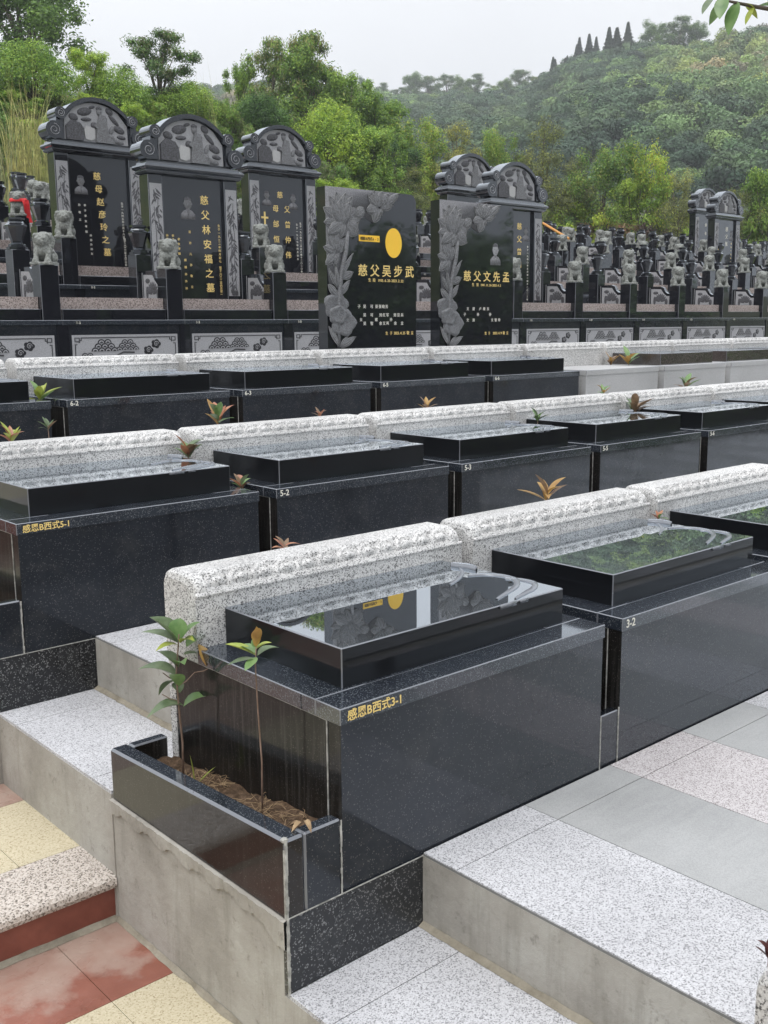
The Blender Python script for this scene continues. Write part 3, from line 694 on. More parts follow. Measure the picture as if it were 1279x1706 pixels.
    E_(.2, .47, .06, .045, .02, 1, .6); E_(.30, .08, .10, .04, .024, 2, .2); E_(-.05, .5, .05, .02, .02, 1, -.3); E_(.2, .12, .06, .05, .03, 2)
    P('relief', r_, ['pale', 'etchdark', 'etched', 'palegran'], pd, smooth=False)
    return t_
MON = make_monument()
def lettering(parent, items, mat, y):
    me = join_text(items, mat); return O('lettering', me, parent, (0, y, 0))
V = lambda s, size, x, z: (s, size, x, z, dict(vertical=True, bold=size * 0.012))
H = lambda s, size, x, z: (s, size, x, z, dict(bold=size * 0.012))
def spaced(s, size, x0, z0, x1, z1, bold=0.010):
    n = len(s); return [(c, size, x0 + (x1 - x0) * i / max(n - 1, 1), z0 + (z1 - z0) * i / max(n - 1, 1), dict(align='CENTER', bold=size * bold)) for i, c in enumerate(s)]

def add_monument(u, px, row_y, z, label, texts, ports, dup_it=True):
    o = dup(MON, (u, row_y, z), label, 'tall carved monuments') if dup_it else MON
    if not dup_it: MON.location = (u, row_y, z); tag(MON, label, 'monument', 'tall carved monuments')
    o.rotation_euler = (-R(0.7), 0, 0); o.scale = (1, 1, 0.955)
    tab = [c for c in o.children if c.name.startswith('tablet')][0]
    for items, mat in texts: lettering(tab, items, mat, 0.0485)
    for x, zz, sc in ports: portrait(tab, x, zz, sc, 0.0485, True)
    return o

def make_lion():
    mb = MB(); e = mb.ell
    mb.box(-.115, .115, -.125, .115, 0, .03)
    for s_ in (-1, 1):
        e((s_ * .075, .05, .085), (.05, .07, .07)); e((s_ * .062, -.085, .045), (.038, .042, .028))
        mb.tube([(s_ * .06, -.08, .04), (s_ * .062, -.06, .10), (s_ * .06, -.03, .18)], [.03, .028, .035], 8)
        e((s_ * .035, -.108, .285), (.024, .02, .018)); e((s_ * .08, -.01, .325), (.022, .02, .028))
        for q in range(6): 
            a = -1.0 + q * 0.5; e((s_ * .088 * math.cos(a * .6), .005 + .02 * math.sin(q), .265 + .062 * math.sin(a)), (.028, .05, .024))
        e((s_ * .06, .01, .20), (.045, .06, .03))
    e((0, .03, .15), (.085, .08, .10)); e((0, -.035, .155), (.085, .06, .06)); e((0, 0, .15), (.11, .08, .038))
    e((0, -.02, .268), (.085, .085, .078)); e((0, -.10, .25), (.052, .036, .026)); e((0, -.095, .225), (.045, .03, .014)); e((0, -.128, .268), (.018, .014, .013))
    e((0, .02, .345), (.05, .05, .02)); e((0, .10, .13), (.03, .035, .1))
    me = mb.mesh('stone_lion', ['lion']); o = bpy.data.objects.new('stone_lion', me); COL.objects.link(o)
    md = o.modifiers.new('r', 'REMESH'); md.mode = 'VOXEL'; md.voxel_size = 0.0075; md.use_smooth_shade = True
    dg = bpy.context.evaluated_depsgraph_get(); dg.update(); m2 = bpy.data.meshes.new_from_object(o.evaluated_get(dg))
    bpy.data.objects.remove(o); m2.name = 'stone_lion'; m2.materials.clear(); m2.materials.append(MT['lion']); return m2
LION = make_lion()
def make_urn():
    mb = MB(); mb.lathe([(.115, 0), (.115, .03), (.095, .034), (.095, .055), (.06, .075), (.062, .09), (.085, .16), (.112, .235), (.118, .252), (.118, .265), (.09, .285), (.078, .31), (.10, .322), (.10, .345), (.0001, .355)], 8)
    return fixn(mb.mesh('stone_urn', ['monument']))
URN = make_urn()

def make_plot():
    t_ = T('grave_plot', 'x', 'grave plot'); PW = 1.505
    P('base_wall', MB().box(0, PW, 0.02, 1.0, -1.0, -0.0505), ['body'], t_)
    P('coping', MB().cbox(0.0015, PW - 0.0015, 0, 1.0, -0.05, 0, 0.004), ['ledge', 'chamfer'], t_)
    P('pilaster', MB().box(-0.068, 0.068, 0.008, 0.0195, -1.0, -0.052), ['monument'], t_)
    p = P('carved_panel', MB().box(0.10, 1.405, 0.0125, 0.0195, -0.85, -0.16), ['pale'], t_)
    i_ = MB(); Y = 0.0085
    def ln(x0, x1, z0, z1): i_.box(min(x0, x1), max(x0, x1), Y, 0.0124, min(z0, z1), max(z0, z1))
    ln(0.20, 1.305, -0.196, -0.188); ln(0.128, 0.136, -0.26, -0.8); ln(1.369, 1.377, -0.26, -0.8)
    for sx, ox in ((1, 0.128), (-1, 1.377)):
        f = lambda a: ox + sx * a
        ln(f(0), f(.05), -0.188, -0.196); ln(f(0), f(.008), -0.197, -0.235); ln(f(.05), f(.058), -0.188, -0.245); ln(f(.009), f(.05), -0.228, -0.236); ln(f(.072), f(.08), -0.1965, -0.225); ln(f(.0585), f(.0715), -0.217, -0.225); ln(f(0), f(.03), -0.2605, -0.268)
    def fan(cx, cz, r, n=5):
        for k in range(n):
            rr = r * (1 - k / n * 0.85); pts = [(cx + rr * 1.5 * math.cos(q * math.pi / 10), cz + r * .02 + rr * math.sin(q * math.pi / 10)) for q in range(11)]
            i_.prism(pts, Y - 0.0003 * k, 0.0124 - 0.00001 * k, k % 2)
    def pine(cx, cz, s_):
        for row, cnt in ((0, 4), (1, 3), (2, 2)):
            for q in range(cnt):
                fx = cx + (q - (cnt - 1) / 2) * 0.062 * s_; fz = cz + row * 0.036 * s_
                for k in range(3):
                    rr = 0.034 * s_ * (1 - k * .3); pts = [(fx + rr * 1.05 * math.cos(a * math.pi / 8), fz + rr * math.sin(a * math.pi / 8)) for a in range(9)]
                    i_.prism(pts, Y - 0.0006 * (k + 1) + 0.0002 * row, 0.0123, k % 2)
    pine(0.48, -0.34, 1.25); pine(0.76, -0.33, 1.1); pine(0.27, -0.46, 1.0)
    i_.tube([(0.36, Y, -.47), (0.48, Y, -.41), (0.6, Y, -.40), (0.7, Y, -.355), (0.84, Y, -.36)], 0.008, 5)
    for cx, cz in ((1.12, -.27), (1.02, -.34)):
        for q in range(5): i_.ell((cx + .035 * math.cos(q * 1.26), Y + .003, cz + .028 * math.sin(q * 1.26)), (.03, .004, .026), 9, 5, 0)
        spiral(i_, (cx, cz), 0.032, 1.4, Y - 0.002, 0.0035, 1)
    i_.tube([(0.86, Y, -.42), (0.95, Y, -.40), (1.05, Y, -.385)], 0.007, 5)
    P('inlay', i_, ['inlay', 'pale'], p)
    P('kerb', MB().cbox(0.03, 1.285, 0.05, 0.10, 0.0006, 0.118, 0.004), ['monument', 'chamfer'], t_)
    P('platform', MB().box(0.012, 1.288, 0.1005, 0.98, 0.0006, 0.245), ['pinkgran'], t_)
    P('front_pillar', MB().cbox(1.295, 1.503, 0.02, 0.228, 0.0006, 0.578, 0.005), ['monument', 'chamfer'], t_)
    P('rear_pillar', MB().cbox(1.297, 1.500, 0.71, 0.91, 0.0006, 0.775, 0.005), ['monument', 'chamfer'], t_)
    pr = [(.2285, .001), (.2285, .44), (.31, .445), (.36, .48), (.40, .555), (.47, .575), (.7095, .575), (.7095, .001)]
    mb = MB(); n = len(pr); mb.add([(1.36, y, z) for y, z in pr] + [(1.43, y, z) for y, z in pr], [tuple(range(n)), tuple(range(2 * n - 1, n - 1, -1))] + [(i, i + n, (i + 1) % n + n, (i + 1) % n) for i in range(n)])
    rp = P('rail_panel', mb, ['monument'], t_)
    fr = [(.255, .05), (.255, .40), (.33, .40), (.40, .46), (.45, .525), (.66, .535), (.66, .05)]
    mb = MB(); n = len(fr); mb.add([(1.3565, y, z) for y, z in fr] + [(1.36, y, z) for y, z in fr], [tuple(range(n)), tuple(range(2 * n - 1, n - 1, -1))] + [(i, i + n, (i + 1) % n + n, (i + 1) % n) for i in range(n)])
    random.seed(12)
    for q in range(9):
        a = math.pi * (0.1 + 0.8 * q / 8); mb.ell((1.357, .455 + .075 * math.cos(a), .30 + .085 * math.sin(a)), (.008, .022, .07), 7, 5, 1, Matrix.Rotation(a - math.pi / 2, 3, 'X'))
    for cy, cz, ry, rz in [(.455, .16, .09, .06), (.36, .12, .05, .05), (.55, .12, .05, .05), (.33, .30, .035, .06), (.58, .32, .03, .08), (.56, .46, .06, .03), (.34, .2, .03, .03), (.455, .08, .05, .02), (.6, .2, .03, .03)]:
        mb.ell((1.357, cy, cz), (.008, ry, rz), 9, 5, 1)
    mb.box(1.3555, 1.36, .685, .693, .02, .56, 0)
    P('relief', mb, ['pale', 'etchdark'], rp)
    return t_
PLOT = make_plot()
ZR = {8: 1.716, 9: 2.17, 10: 2.60, 11: 3.02, 12: 3.30, 13: 3.53, 14: 3.72}
YR = {r: 10.76 + 1.9 * (r - 8) for r in ZR}
JR = {8: 4.96, 9: 6.10, 10: 4.82, 11: 5.99, 12: 5.2, 13: 6.3, 14: 6.0}
ORD = ['first', 'second', 'third', 'fourth', 'fifth', 'sixth', 'seventh', 'eighth', 'ninth', 'tenth', 'eleventh', 'twelfth', 'thirteenth', 'fourteenth', 'fifteenth', 'sixteenth', 'seventeenth', 'eighteenth', 'nineteenth', 'twentieth', 'twenty-first', 'twenty-second', 'twenty-third', 'twenty-fourth']
def to_px(p):
    d = Vector(p) - CAM; z = d.dot(fw); return 640 + CF * d.dot(rt) / z, 853 - CF * d.dot(up) / z
first_plot = True; PXLION = {}
for r in ZR:
    vis = []
    for n in range(-4, 26):
        J = JR[r] + 1.505 * n; a, _ = to_px((J, YR[r], ZR[r])); b, _ = to_px((J + 1.505, YR[r], ZR[r]))
        if b > -30 and a < 1290: vis.append((n, J, a, b))
    rowtxt = {8: 'front carved wall row', 9: 'second row up the slope', 10: 'third row up the slope', 11: 'fourth row up the slope', 12: 'fifth row up the slope', 13: 'sixth row up the slope', 14: 'last row by the grass'}[r]
    for i, (n, J, a, b) in enumerate(vis):
        w_ = ORD[i] + ' from left'
        lab = 'plot with pine panel, %s in the %s' % (w_, rowtxt)
        if first_plot: o = PLOT; o.location = (J, YR[r], ZR[r]); tag(o, lab, 'grave plot', 'grave plots stepping up the slope'); first_plot = False
        else: o = dup(PLOT, (J, YR[r], ZR[r]), lab, 'grave plots stepping up the slope')
        q = O('stone_lion', LION, None, (J + 1.399, YR[r] + 0.124, ZR[r] + 0.578)); q.rotation_euler = (0, 0, R(random.Random(n * 7 + r).uniform(-8, 8) - 38))
        q.scale = (1.05, 0.95, 0.96)
        tag(q, 'stone lion on pillar, %s in the %s' % (w_, rowtxt), 'stone lion', 'stone lions on the plot pillars')
        u_ = O('stone_urn', URN, None, (J + 1.399, YR[r] + 0.81, ZR[r] + 0.775)); u_.rotation_euler = (0, 0, R(22.5))
        tag(u_, 'black urn on pillar, %s in the %s' % (w_, rowtxt), 'urn', 'stone urns on the rear pillars')
        PXLION[(r, n)] = q
        num = {8: {0: '8-3', 1: '8-5', 2: '8-6', 3: '8-7', 4: '8-8', 5: '8-9', 6: '8-10', 7: '8-11', 8: '8-12', 9: '8-13', 10: '8-15', -1: '8-2'}, 9: {0: '9-5', 1: '9-6', -1: '9-3'}}.get(r, {}).get(n)
        if num: O('lettering', text_mesh(num, 0.042, 'white', 0.0006, 0.0003), o, (0.15, -0.001, -0.042))
# platform floors between the plot rows
for r in ZR:
    g = MB(); y1 = YR[r] + 1.9 if r < 14 else YR[r] + 1.3
    g.box(0, 45, YR[r] + 1.0, y1 + (0.018 if r < 14 else 0), ZR[r] - 1.0, ZR[r] - 0.18 if r < 14 else ZR[r] - 0.1)
    ST('platform_floor', g, 'palegran')
g = MB().box(1.5, 30, 7.37, 10.775, -1, 0.72); ST('platform_floor', g, 'palegran')

# tall monuments
m8 = lambda n: (JR[8] + 1.505 * n + 0.65, YR[8] + 0.72, ZR[8] + 0.2455)
m9 = lambda n: (JR[9] + 1.505 * n + 0.65, YR[9] + 0.72, ZR[9] + 0.2455)
def place(n, f, label, texts, ports, first=False, dx=0.0):
    x, y, z = f(n); x += dx; return add_monument(x, 0, y, z, label, texts, ports, not first)
def col(s, x, z0, z1, size=0.036): return spaced(s, size, x, z0, x, z1, 0.01)
place(0, m9, 'tall black monument with arched carved top, leftmost of the left three', [
    (spaced('慈母赵彦玲之墓', 0.115, -0.02, 1.24, 0.07, 0.20), 'gold'),
    (col('生于一九四五年三月十八日', 0.33, 0.92, 0.45) + col('殁于二〇二二年十月三十日', 0.34, 0.42, 0.06) + col('孝子孝女孝媳', -0.22, 0.86, 0.5) + col('孙敬立', -0.30, 0.86, 0.66) + col('外孙外孙女', -0.16, 0.45, 0.2), 'white')],
    [(-0.26, 1.20, 0.19)], dx=0.08)
place(2, m9, 'tall black monument with gold cross, rightmost of the left three', [
    (spaced('慈', 0.11, -0.03, 1.22, -0.03, 1.22) + spaced('父曾仲伟', 0.115, 0.10, 1.0, 0.10, 0.28) + spaced('母邰恒权', 0.115, -0.12, 1.0, -0.12, 0.28), 'gold'),
    (col('生于一九三四年二月初八殁于二〇二〇年', 0.35, 0.82, 0.05) + col('生于一九三七年四月初五', 0.28, 0.80, 0.25), 'white')],
    [(-0.28, 1.24, 0.17), (0.22, 1.22, 0.18)], dx=0.12)
cross = MB(); cross.box(-0.345, -0.315, 0.045, 0.0495, 0.72, 0.98); cross.box(-0.395, -0.3155 + 0.05, 0.0455, 0.0495, 0.875, 0.905)
mon3 = [o for o in bpy.data.objects if o.name.startswith('monument') and 'cross' in o.get('label', '')][0]
P('gold_cross', cross, ['gold'], mon3)
place(5, m8, 'tall black monument half hidden behind the right lotus headstone', [
    (spaced('慈父曾柏', 0.12, 0.12, 1.25, 0.12, 0.62), 'gold'), (col('生于一九四〇年五月初二殁于二〇二三年', 0.33, 0.95, 0.06), 'white')], [(0.28, 1.22, 0.17)])
place(5, m9, 'tall black monument whose arched top shows behind the right lotus headstone', [(spaced('慈母', 0.12, 0, 1.2, 0, 1.0), 'gold')], [], dx=-0.18)
place(0, lambda n: (26.0, YR[10] + 0.72, ZR[10] + 0.245), 'distant pair of black monuments at far right, the nearer with white letters', [
    (spaced('慈父张', 0.13, 0.05, 1.25, 0.05, 0.85), 'white'), (col('孝子孝女敬立', -0.35, .7, .2, 0.06) + col('孝孙外孙敬立', -0.25, .7, .2, 0.06) + col('生于一九五一年', 0.3, .9, .3, 0.05), 'gold')], [(0.28, 1.18, 0.2)])
place(0, lambda n: (28.1, YR[11] + 0.72, ZR[11] + 0.245), 'distant pair of black monuments at far right, the farther behind the first', [
    (spaced('慈母', 0.1, 0.0, 1.2, 0.0, 0.95), 'white')], [])
place(1, m8, 'tall black monument with arched carved top, nearest of the left three, one portrait', [
    (spaced('慈父林安福之墓', 0.125, 0.17, 1.24, 0.21, 0.12), 'gold'),
    (col('生于一九三二年四月初七', 0.37, 0.96, 0.50) + col('殁于二〇二二年四月初二', 0.37, 0.42, 0.08) + col('孝子林孝林孝孙', -0.30, 0.80, 0.50) + col('林孝女敬立', -0.38, 0.80, 0.62) + col('婿媳孙外孙', -0.14, 0.50, 0.14) + col('曾孙儿孙敬立', -0.06, 0.86, 0.16) + col('孝女孝媳', -0.22, 0.76, 0.58), 'gold')],
    [(-0.07, 1.23, 0.21)], True)
# red ribbon on a lion at the left edge
q = PXLION.get((10, 0)) or PXLION[(10, 1)]
best = min(((abs(to_px(l.location)[0] - 30), l) for k, l in PXLION.items() if k[0] in (10, 11)), key=lambda a: a[0])[1]
rb = MB(); L0 = best.location
rb.lathe([(0.112, -0.022), (0.124, 0.0), (0.112, 0.022)], 14); 
rb.v = [(x, y * 0.95, z) for x, y, z in rb.v]
for sgn, ln_ in ((1, 0.30), (0.4, 0.24)):
    P_ = []
    for i in range(9):
        u = i / 8; P_.append([(0.06 * sgn + 0.05 * u - 0.022, -0.115 - 0.02 * math.sin(u * 5), -ln_ * u), (0.06 * sgn + 0.05 * u + 0.008, -0.13 - 0.02 * math.sin(u * 5 + .6), -ln_ * u), (0.06 * sgn + 0.05 * u + 0.038, -0.112 - 0.02 * math.sin(u * 5 + 1), -ln_ * u)])
    rb.grid(P_)
rb.ell((0.05, -0.125, 0), (0.03, 0.02, 0.025), 8, 6)
rb_o = P('red_ribbon', rb, ['cloth'], None, smooth=True, loc=(L0.x, L0.y, L0.z + 0.215)); tag(rb_o, 'bright red ribbon tied round a stone lion at the left edge', 'ribbon')

# ================================================================== LOTUS HEADSTONES
def headstone(name_label, X, W_, ztop, zbot, yf=7.405, th=0.13, second=False):
    t_ = T('headstone', name_label, 'headstone', (X, yf, zbot), 'headstones with carved lotus'); Hh = ztop - zbot
    r_ = 0.075; pts = [(0, 0), (W_, 0), (W_, Hh - r_)] + [(W_ - r_ + r_ * math.cos(a * math.pi / 16), Hh - r_ + r_ * math.sin(a * math.pi / 16)) for a in range(1, 9)] + [(0, Hh)]
    P('slab', MB().prism(pts, 0, th), ['monument'], t_)
    HV = 1.41                                  # height of the visible part
    Q = lambda u, v: (u * W_, Hh - v * HV)
    c = MB()
    field = [(-0.004, 0.0), (0.79, 0.0), (0.775, 0.045), (0.72, 0.075), (0.64, 0.09), (0.58, 0.10), (0.56, 0.16), (0.50, 0.20), (0.45, 0.185), (0.40, 0.165), (0.36, 0.19), (0.33, 0.25), (0.27, 0.285), (0.22, 0.29), (0.21, 0.36), (0.19, 0.45), (0.15, 0.53), (0.13, 0.6), (0.02, 0.6), (0.0, 0.45)]
    c.prism([Q(*p) for p in field[::-1]], -0.006, 0.0005, 0)
    def pt(b, t2, w, h=0.016, y=-0.006, mi=1): petal(c, Q(*b), Q(*t2), w, h, y, mi, line=2)
    k = 0.045
    for b, t2, w in [((.16, .19), (.03, .06), .05), ((.16, .19), (.27, .05), .05), ((.16, .19), (.10, .03), .055), ((.16, .19), (.20, .03), .055), ((.15, .20), (-.035, .13), .055), ((.17, .20), (.32, .12), .05), ((.15, .21), (-.03, .22), .05), ((.17, .21), (.36, .19), .055)]: pt(b, t2, w, .014, -.006)
    for b, t2, w in [((.15, .23), (.06, .085), .06), ((.16, .23), (.24, .085), .06), ((.15, .24), (.14, .07), .075)]: pt(b, t2, w, .02, -.014)
    for b, t2, w in [((.17, .22), (.0, .29), .06), ((.18, .22), (.13, .31), .05), ((.2, .22), (.33, .28), .075), ((.22, .2), (.27, .29), .05)]: pt(b, t2, w, .018, -.016)
    for b, t2, w in [((.10, .40), (.01, .28), .045), ((.11, .40), (.09, .27), .06), ((.12, .40), (.18, .31), .045), ((.10, .40), (-.04, .37), .04), ((.10, .40), (-.02, .48), .045), ((.12, .40), (.06, .485), .03)]: pt(b, t2, w, .018, -.008)
    for b, t2, w in [((.56, .10), (.44, .03), .04), ((.56, .10), (.50, .0), .045), ((.57, .10), (.60, .0), .06), ((.58, .10), (.67, .01), .045), ((.6, .10), (.80, .0), .035), ((.58, .11), (.72, .085), .03), ((.55, .11), (.42, .13), .05), ((.56, .11), (.50, .20), .055), ((.57, .11), (.6, .15), .03), ((.4, .12), (.3, .17), .05)]: pt(b, t2, w, .016, -.008)
    # stems and blades
    c.tube([(Q(.21, .27)[0], -.012, Q(.21, .27)[1]), (Q(.19, .40)[0], -.012, Q(.19, .40)[1]), (Q(.14, .53)[0], -.012, Q(.14, .53)[1]), (Q(.12, .66)[0], -.012, Q(.12, .66)[1]), (Q(.10, .80)[0], -.012, Q(.10, .80)[1]), (Q(.11, .995)[0], -.010, Q(.11, .995)[1])], [.024, .024, .022, .024, .02, .016], 8, 1)
    for b, t2, w in [((.14, .55), (.27, .40), .022), ((.10, .62), (.01, .50), .022), ((.12, .63), (.08, .47), .022), ((.15, .56), (.27, .52), .035), ((.14, .66), (.23, .57), .03), ((.1, .67), (.0, .60), .035)]: pt(b, t2, w, .016, -.010)
    def leaf(cu, cv, ru, rv, y, n=26):
        cx, cz = Q(cu, cv); rows_ = [[(cx, y - 0.006, cz)] * n]
        for rr, hh in ((0.25, .012), (0.5, .014), (0.75, .018), (0.93, .016), (1.0, 0.0)):
            rows_.append([(cx + ru * W_ * rr * (1 + .10 * math.sin(q * 5 * 2 * math.pi / n + cu * 9) * rr) * math.cos(2 * math.pi * q / n), y - hh - .004 * math.cos(q * 12 * 2 * math.pi / n) * (rr if rr < 1 else 0), cz + rv * HV * rr * (1 + .10 * math.sin(q * 5 * 2 * math.pi / n + cu * 9) * rr) * math.sin(2 * math.pi * q / n)) for q in range(n)])
        c.grid(rows_, 1, True)
    leaf(.09, .73, .125, .085, -.004); leaf(.16, .84, .135, .085, -.010); leaf(.10, .79, .1, .06, -.016)
    for b, t2, w in [((.12, .99), (.0, .86), .026), ((.12, .99), (.04, .90), .022), ((.13, .995), (.29, .93), .03), ((.13, .99), (.2, .93), .022)]: pt(b, t2, w, .014, -.008)
    P('lotus_carving', c, ['etchmid', 'etched', 'palegran'], t_, smooth=True, fix=False)
    def tx(s, u0, u1, v, size, mat='gold', b=0.008):
        n = len(s); it = [(ch, size, *Q(u0 + (u1 - u0) * i / max(n - 1, 1), v), dict(align='CENTER', bold=size * b)) for i, ch in enumerate(s)]
        return it
    G = []; Wt = []
    if not second:
        G += tx('慈父吴步武', .385, .92, .535, .115, b=0.012); G += tx('生殁', .46, .51, .575, .035) + tx('1935.6.20-2023.2.22', .56, .84, .575, .034)
        Wt += tx('子吴', .34, .40, .745, .036) + tx('可亚', .48, .535, .745, .036) + tx('张晓芳', .575, .65, .745, .036)
        Wt += tx('吴可', .40, .48, .80, .036) + tx('刘红军', .58, .66, .80, .036) + tx('刘曾兵', .745, .83, .80, .036) + tx('女', .36, .36, .83, .034) + tx('婿', .53, .53, .83, .034) + tx('孙', .70, .70, .83, .034)
        Wt += tx('吴智', .40, .48, .855, .036) + tx('余又基', .58, .66, .855, .036) + tx('余立', .75, .83, .855, .036)
        G += tx('生于', .65, .70, .92, .034) + tx('2023.4.25', .74, .86, .92, .036) + tx('敬立', .90, .95, .92, .036)
        ov = MB(); cx, cz = Q(.735, .322); n = 40
        ov.prism([(cx + .102 * math.cos(2 * math.pi * q / n), cz + .135 * math.sin(2 * math.pi * q / n)) for q in range(n)], -0.004, 0.0006, 0)
        P('oval_plate', ov, ['yellow'], t_)
        a = Q(.345, .322); b = Q(.575, .282); pl = P('name_plate', MB().box(a[0], b[0], -0.0025, 0.0005, a[1], b[1]), ['yellow'], t_)
        O('lettering', join_text(tx('感恩B西式6-3', .375, .555, .313, .034, b=.01), 'inlay'), pl, (0, -0.0032, 0))
    else:
        G += tx('慈父文先孟', .36, .90, .535, .110, b=0.012); G += tx('生殁', .44, .50, .575, .035) + tx('1941.11.24-2023.4.3', .55, .82, .575, .034)
        Wt += tx('文建', .37, .45, .745, .036) + tx('卢继东', .54, .65, .745, .036) + tx('子', .33, .33, .785, .036) + tx('孙', .51, .51, .785, .036) + tx('孙', .68, .68, .785, .036)
        Wt += tx('文涛', .37, .45, .825, .036) + tx('文智玲', .71, .81, .825, .036)
        G += tx('生于', .62, .67, .92, .034) + tx('2023.4.9', .73, .84, .92, .036) + tx('敬立', .88, .93, .92, .036)
        portrait(t_, *Q(.745, .315), .16, -.001)
    lettering(t_, G, 'gold', -0.0015); lettering(t_, Wt, 'white', -0.0015)
    return t_
headstone('black lotus headstone with yellow oval plate, left of the two', 5.92, 1.095, 2.848, 0.72)
headstone('black lotus headstone with etched portrait, right of the two', 7.335, 1.075, 2.832, 0.72, second=True)

# ================================================================== SAPLINGS
def leaf_geo(mb, base, d, L, w, mi, droop=0.3, fold=0.35, nrm=None):
    """a folded, drooping leaf blade"""
    d = Vector(d).normalized(); side = d.cross(Vector((0, 0, 1)));
    if side.length < 0.05: side = Vector((1, 0, 0))
    side.normalize(); upv = side.cross(d).normalized(); rows_ = []; n = 7
    for i in range(n + 1):
        u = i / n; ww = w * math.sin(math.pi * min(1, u ** 0.85 * 0.97 + 0.02)) ** 0.9 if 0 < i < n else w * 0.03
        c = Vector(base) + d * (L * u) + Vector((0, 0, -droop * L * u * u))
        rows_.append([c - side * ww + upv * (fold * ww), c, c + side * ww + upv * (fold * ww)])
    mb.grid(rows_, mi)
SM = ['sg', 'sdg', 'sy', 'so', 'sr', 'sb']
def sapling(label, base, stem_pts, leaves, rad=0.005, branches=(), group='young saplings between the tombs'):
    """leaves: (attach point, direction, length, width, material index)"""
    t_ = T('sapling', label, 'sapling', base, group)
    st_ = MB(); n = len(stem_pts); st_.tube(stem_pts, [rad * (1 - 0.5 * i / (n - 1)) for i in range(n)], 7)
    for a, b in branches: st_.tube([a, ((a[0] + b[0]) / 2, (a[1] + b[1]) / 2, (a[2] + b[2]) / 2 - 0.006), b], rad * 0.4, 5)
    P('stem', st_, ['stem'], t_, smooth=True)
    rv = random.Random(len(leaves) * 7 + int(base[0] * 100))
    for at, d, L, w, mi in leaves:
        mb = MB(); leaf_geo(mb, at, d, L * rv.uniform(.88, 1.1), w * rv.uniform(.68, .98), 0, rv.uniform(.1, .5), rv.uniform(.15, .6)); P('leaf', mb, [SM[mi]], t_, smooth=True, fix=False)
    return t_
# view-side helper: right (screen) and towards-camera directions on the ground
RTV = Vector((rt.x, rt.y, 0)).normalized(); FWV = Vector((fw.x, fw.y, 0)).normalized()
def sv(r, z, f=0.0): v = RTV * r + FWV * f; return (v.x, v.y, z)
# the two saplings in the open planter
b1 = Vector((1.705, 2.98, 0.105)); mpp = 0.00196        # metres per photo pixel there
def off(dx, dy, f=0): v = RTV * (dx * mpp) + FWV * f; return (v.x, v.y, dy * mpp * 1.15)
lv = [((5, 218), (-58, 268), 0, 1), ((5, 218), (-62, 238), .01, 1), ((5, 222), (8, 280), .01, 0), ((6, 220), (48, 262), .01, 0), ((8, 218), (40, 238), -.02, 2), ((5, 215), (-30, 225), -.03, 2),
      ((3, 180), (-45, 212), .02, 1), ((0, 165), (-72, 190), 0, 1), ((2, 185), (22, 205), -.03, 0), ((-2, 160), (-32, 140), .02, 1), ((2, 150), (2, 180), -.04, 0), ((3, 140), (-12, 160), .03, 1),
      ((8, 120), (-55, 122), -.03, 1), ((8, 118), (58, 140), .02, 0), ((60, 180), (95, 188), 0, 0), ((55, 178), (32, 215), .02, 3), ((58, 182), (66, 205), 0, 5), ((18, 212), (50, 215), .04, 0), ((12, 200), (45, 195), .03, 1)]
L_ = []
for (ax, ay), (tx_, ty), f, mi in lv:
    a = Vector(off(ax, ay, 0)); b = Vector(off(tx_, ty, f * 2)); d = b - a; L_.append((a, d + Vector((0, 0, 0.25 * d.length)), d.length * 1.02, max(0.018, d.length * 0.29), mi))
sapling('taller sapling with dark green leaves in the planter, beside the speckled backrest', b1, [off(2, -4), off(4, 60), off(0, 120), off(-2, 170), off(4, 215), off(6, 232)], L_, 0.0042, [(off(0, 150), off(30, 172)), (off(30, 172), off(62, 182)), (off(-2, 160), off(-25, 172)), (off(0, 128), off(-28, 138))], 'saplings in the open planter')
b2 = Vector((1.695, 2.49, 0.165)); mpp = 0.00180
lv = [((0, 245), (-58, 262), 0, 2), ((0, 248), (-40, 270), .02, 0), ((0, 240), (-45, 238), -.02, 1), ((0, 255), (32, 270), 0, 2), ((2, 245), (36, 255), .03, 1), ((0, 258), (2, 292), 0, 3), ((2, 262), (8, 300), -.01, 3), ((0, 256), (-8, 272), .01, 0), ((0, 243), (-12, 232), -.03, 0)]
L_ = []
for (ax, ay), (tx_, ty), f, mi in lv:
    a = Vector(off(ax, ay, 0)); b = Vector(off(tx_, ty, f * 2)); d = b - a; L_.append((a, d + Vector((0, 0, 0.2 * d.length)), d.length * 1.02, max(0.015, d.length * 0.26), mi))
sapling('shorter sapling with yellow tip leaves standing nearer in the planter', b2, [off(2, -4), off(4, 80), off(0, 160), off(-2, 230), off(0, 258)], L_, 0.0032, (), 'saplings in the open planter')
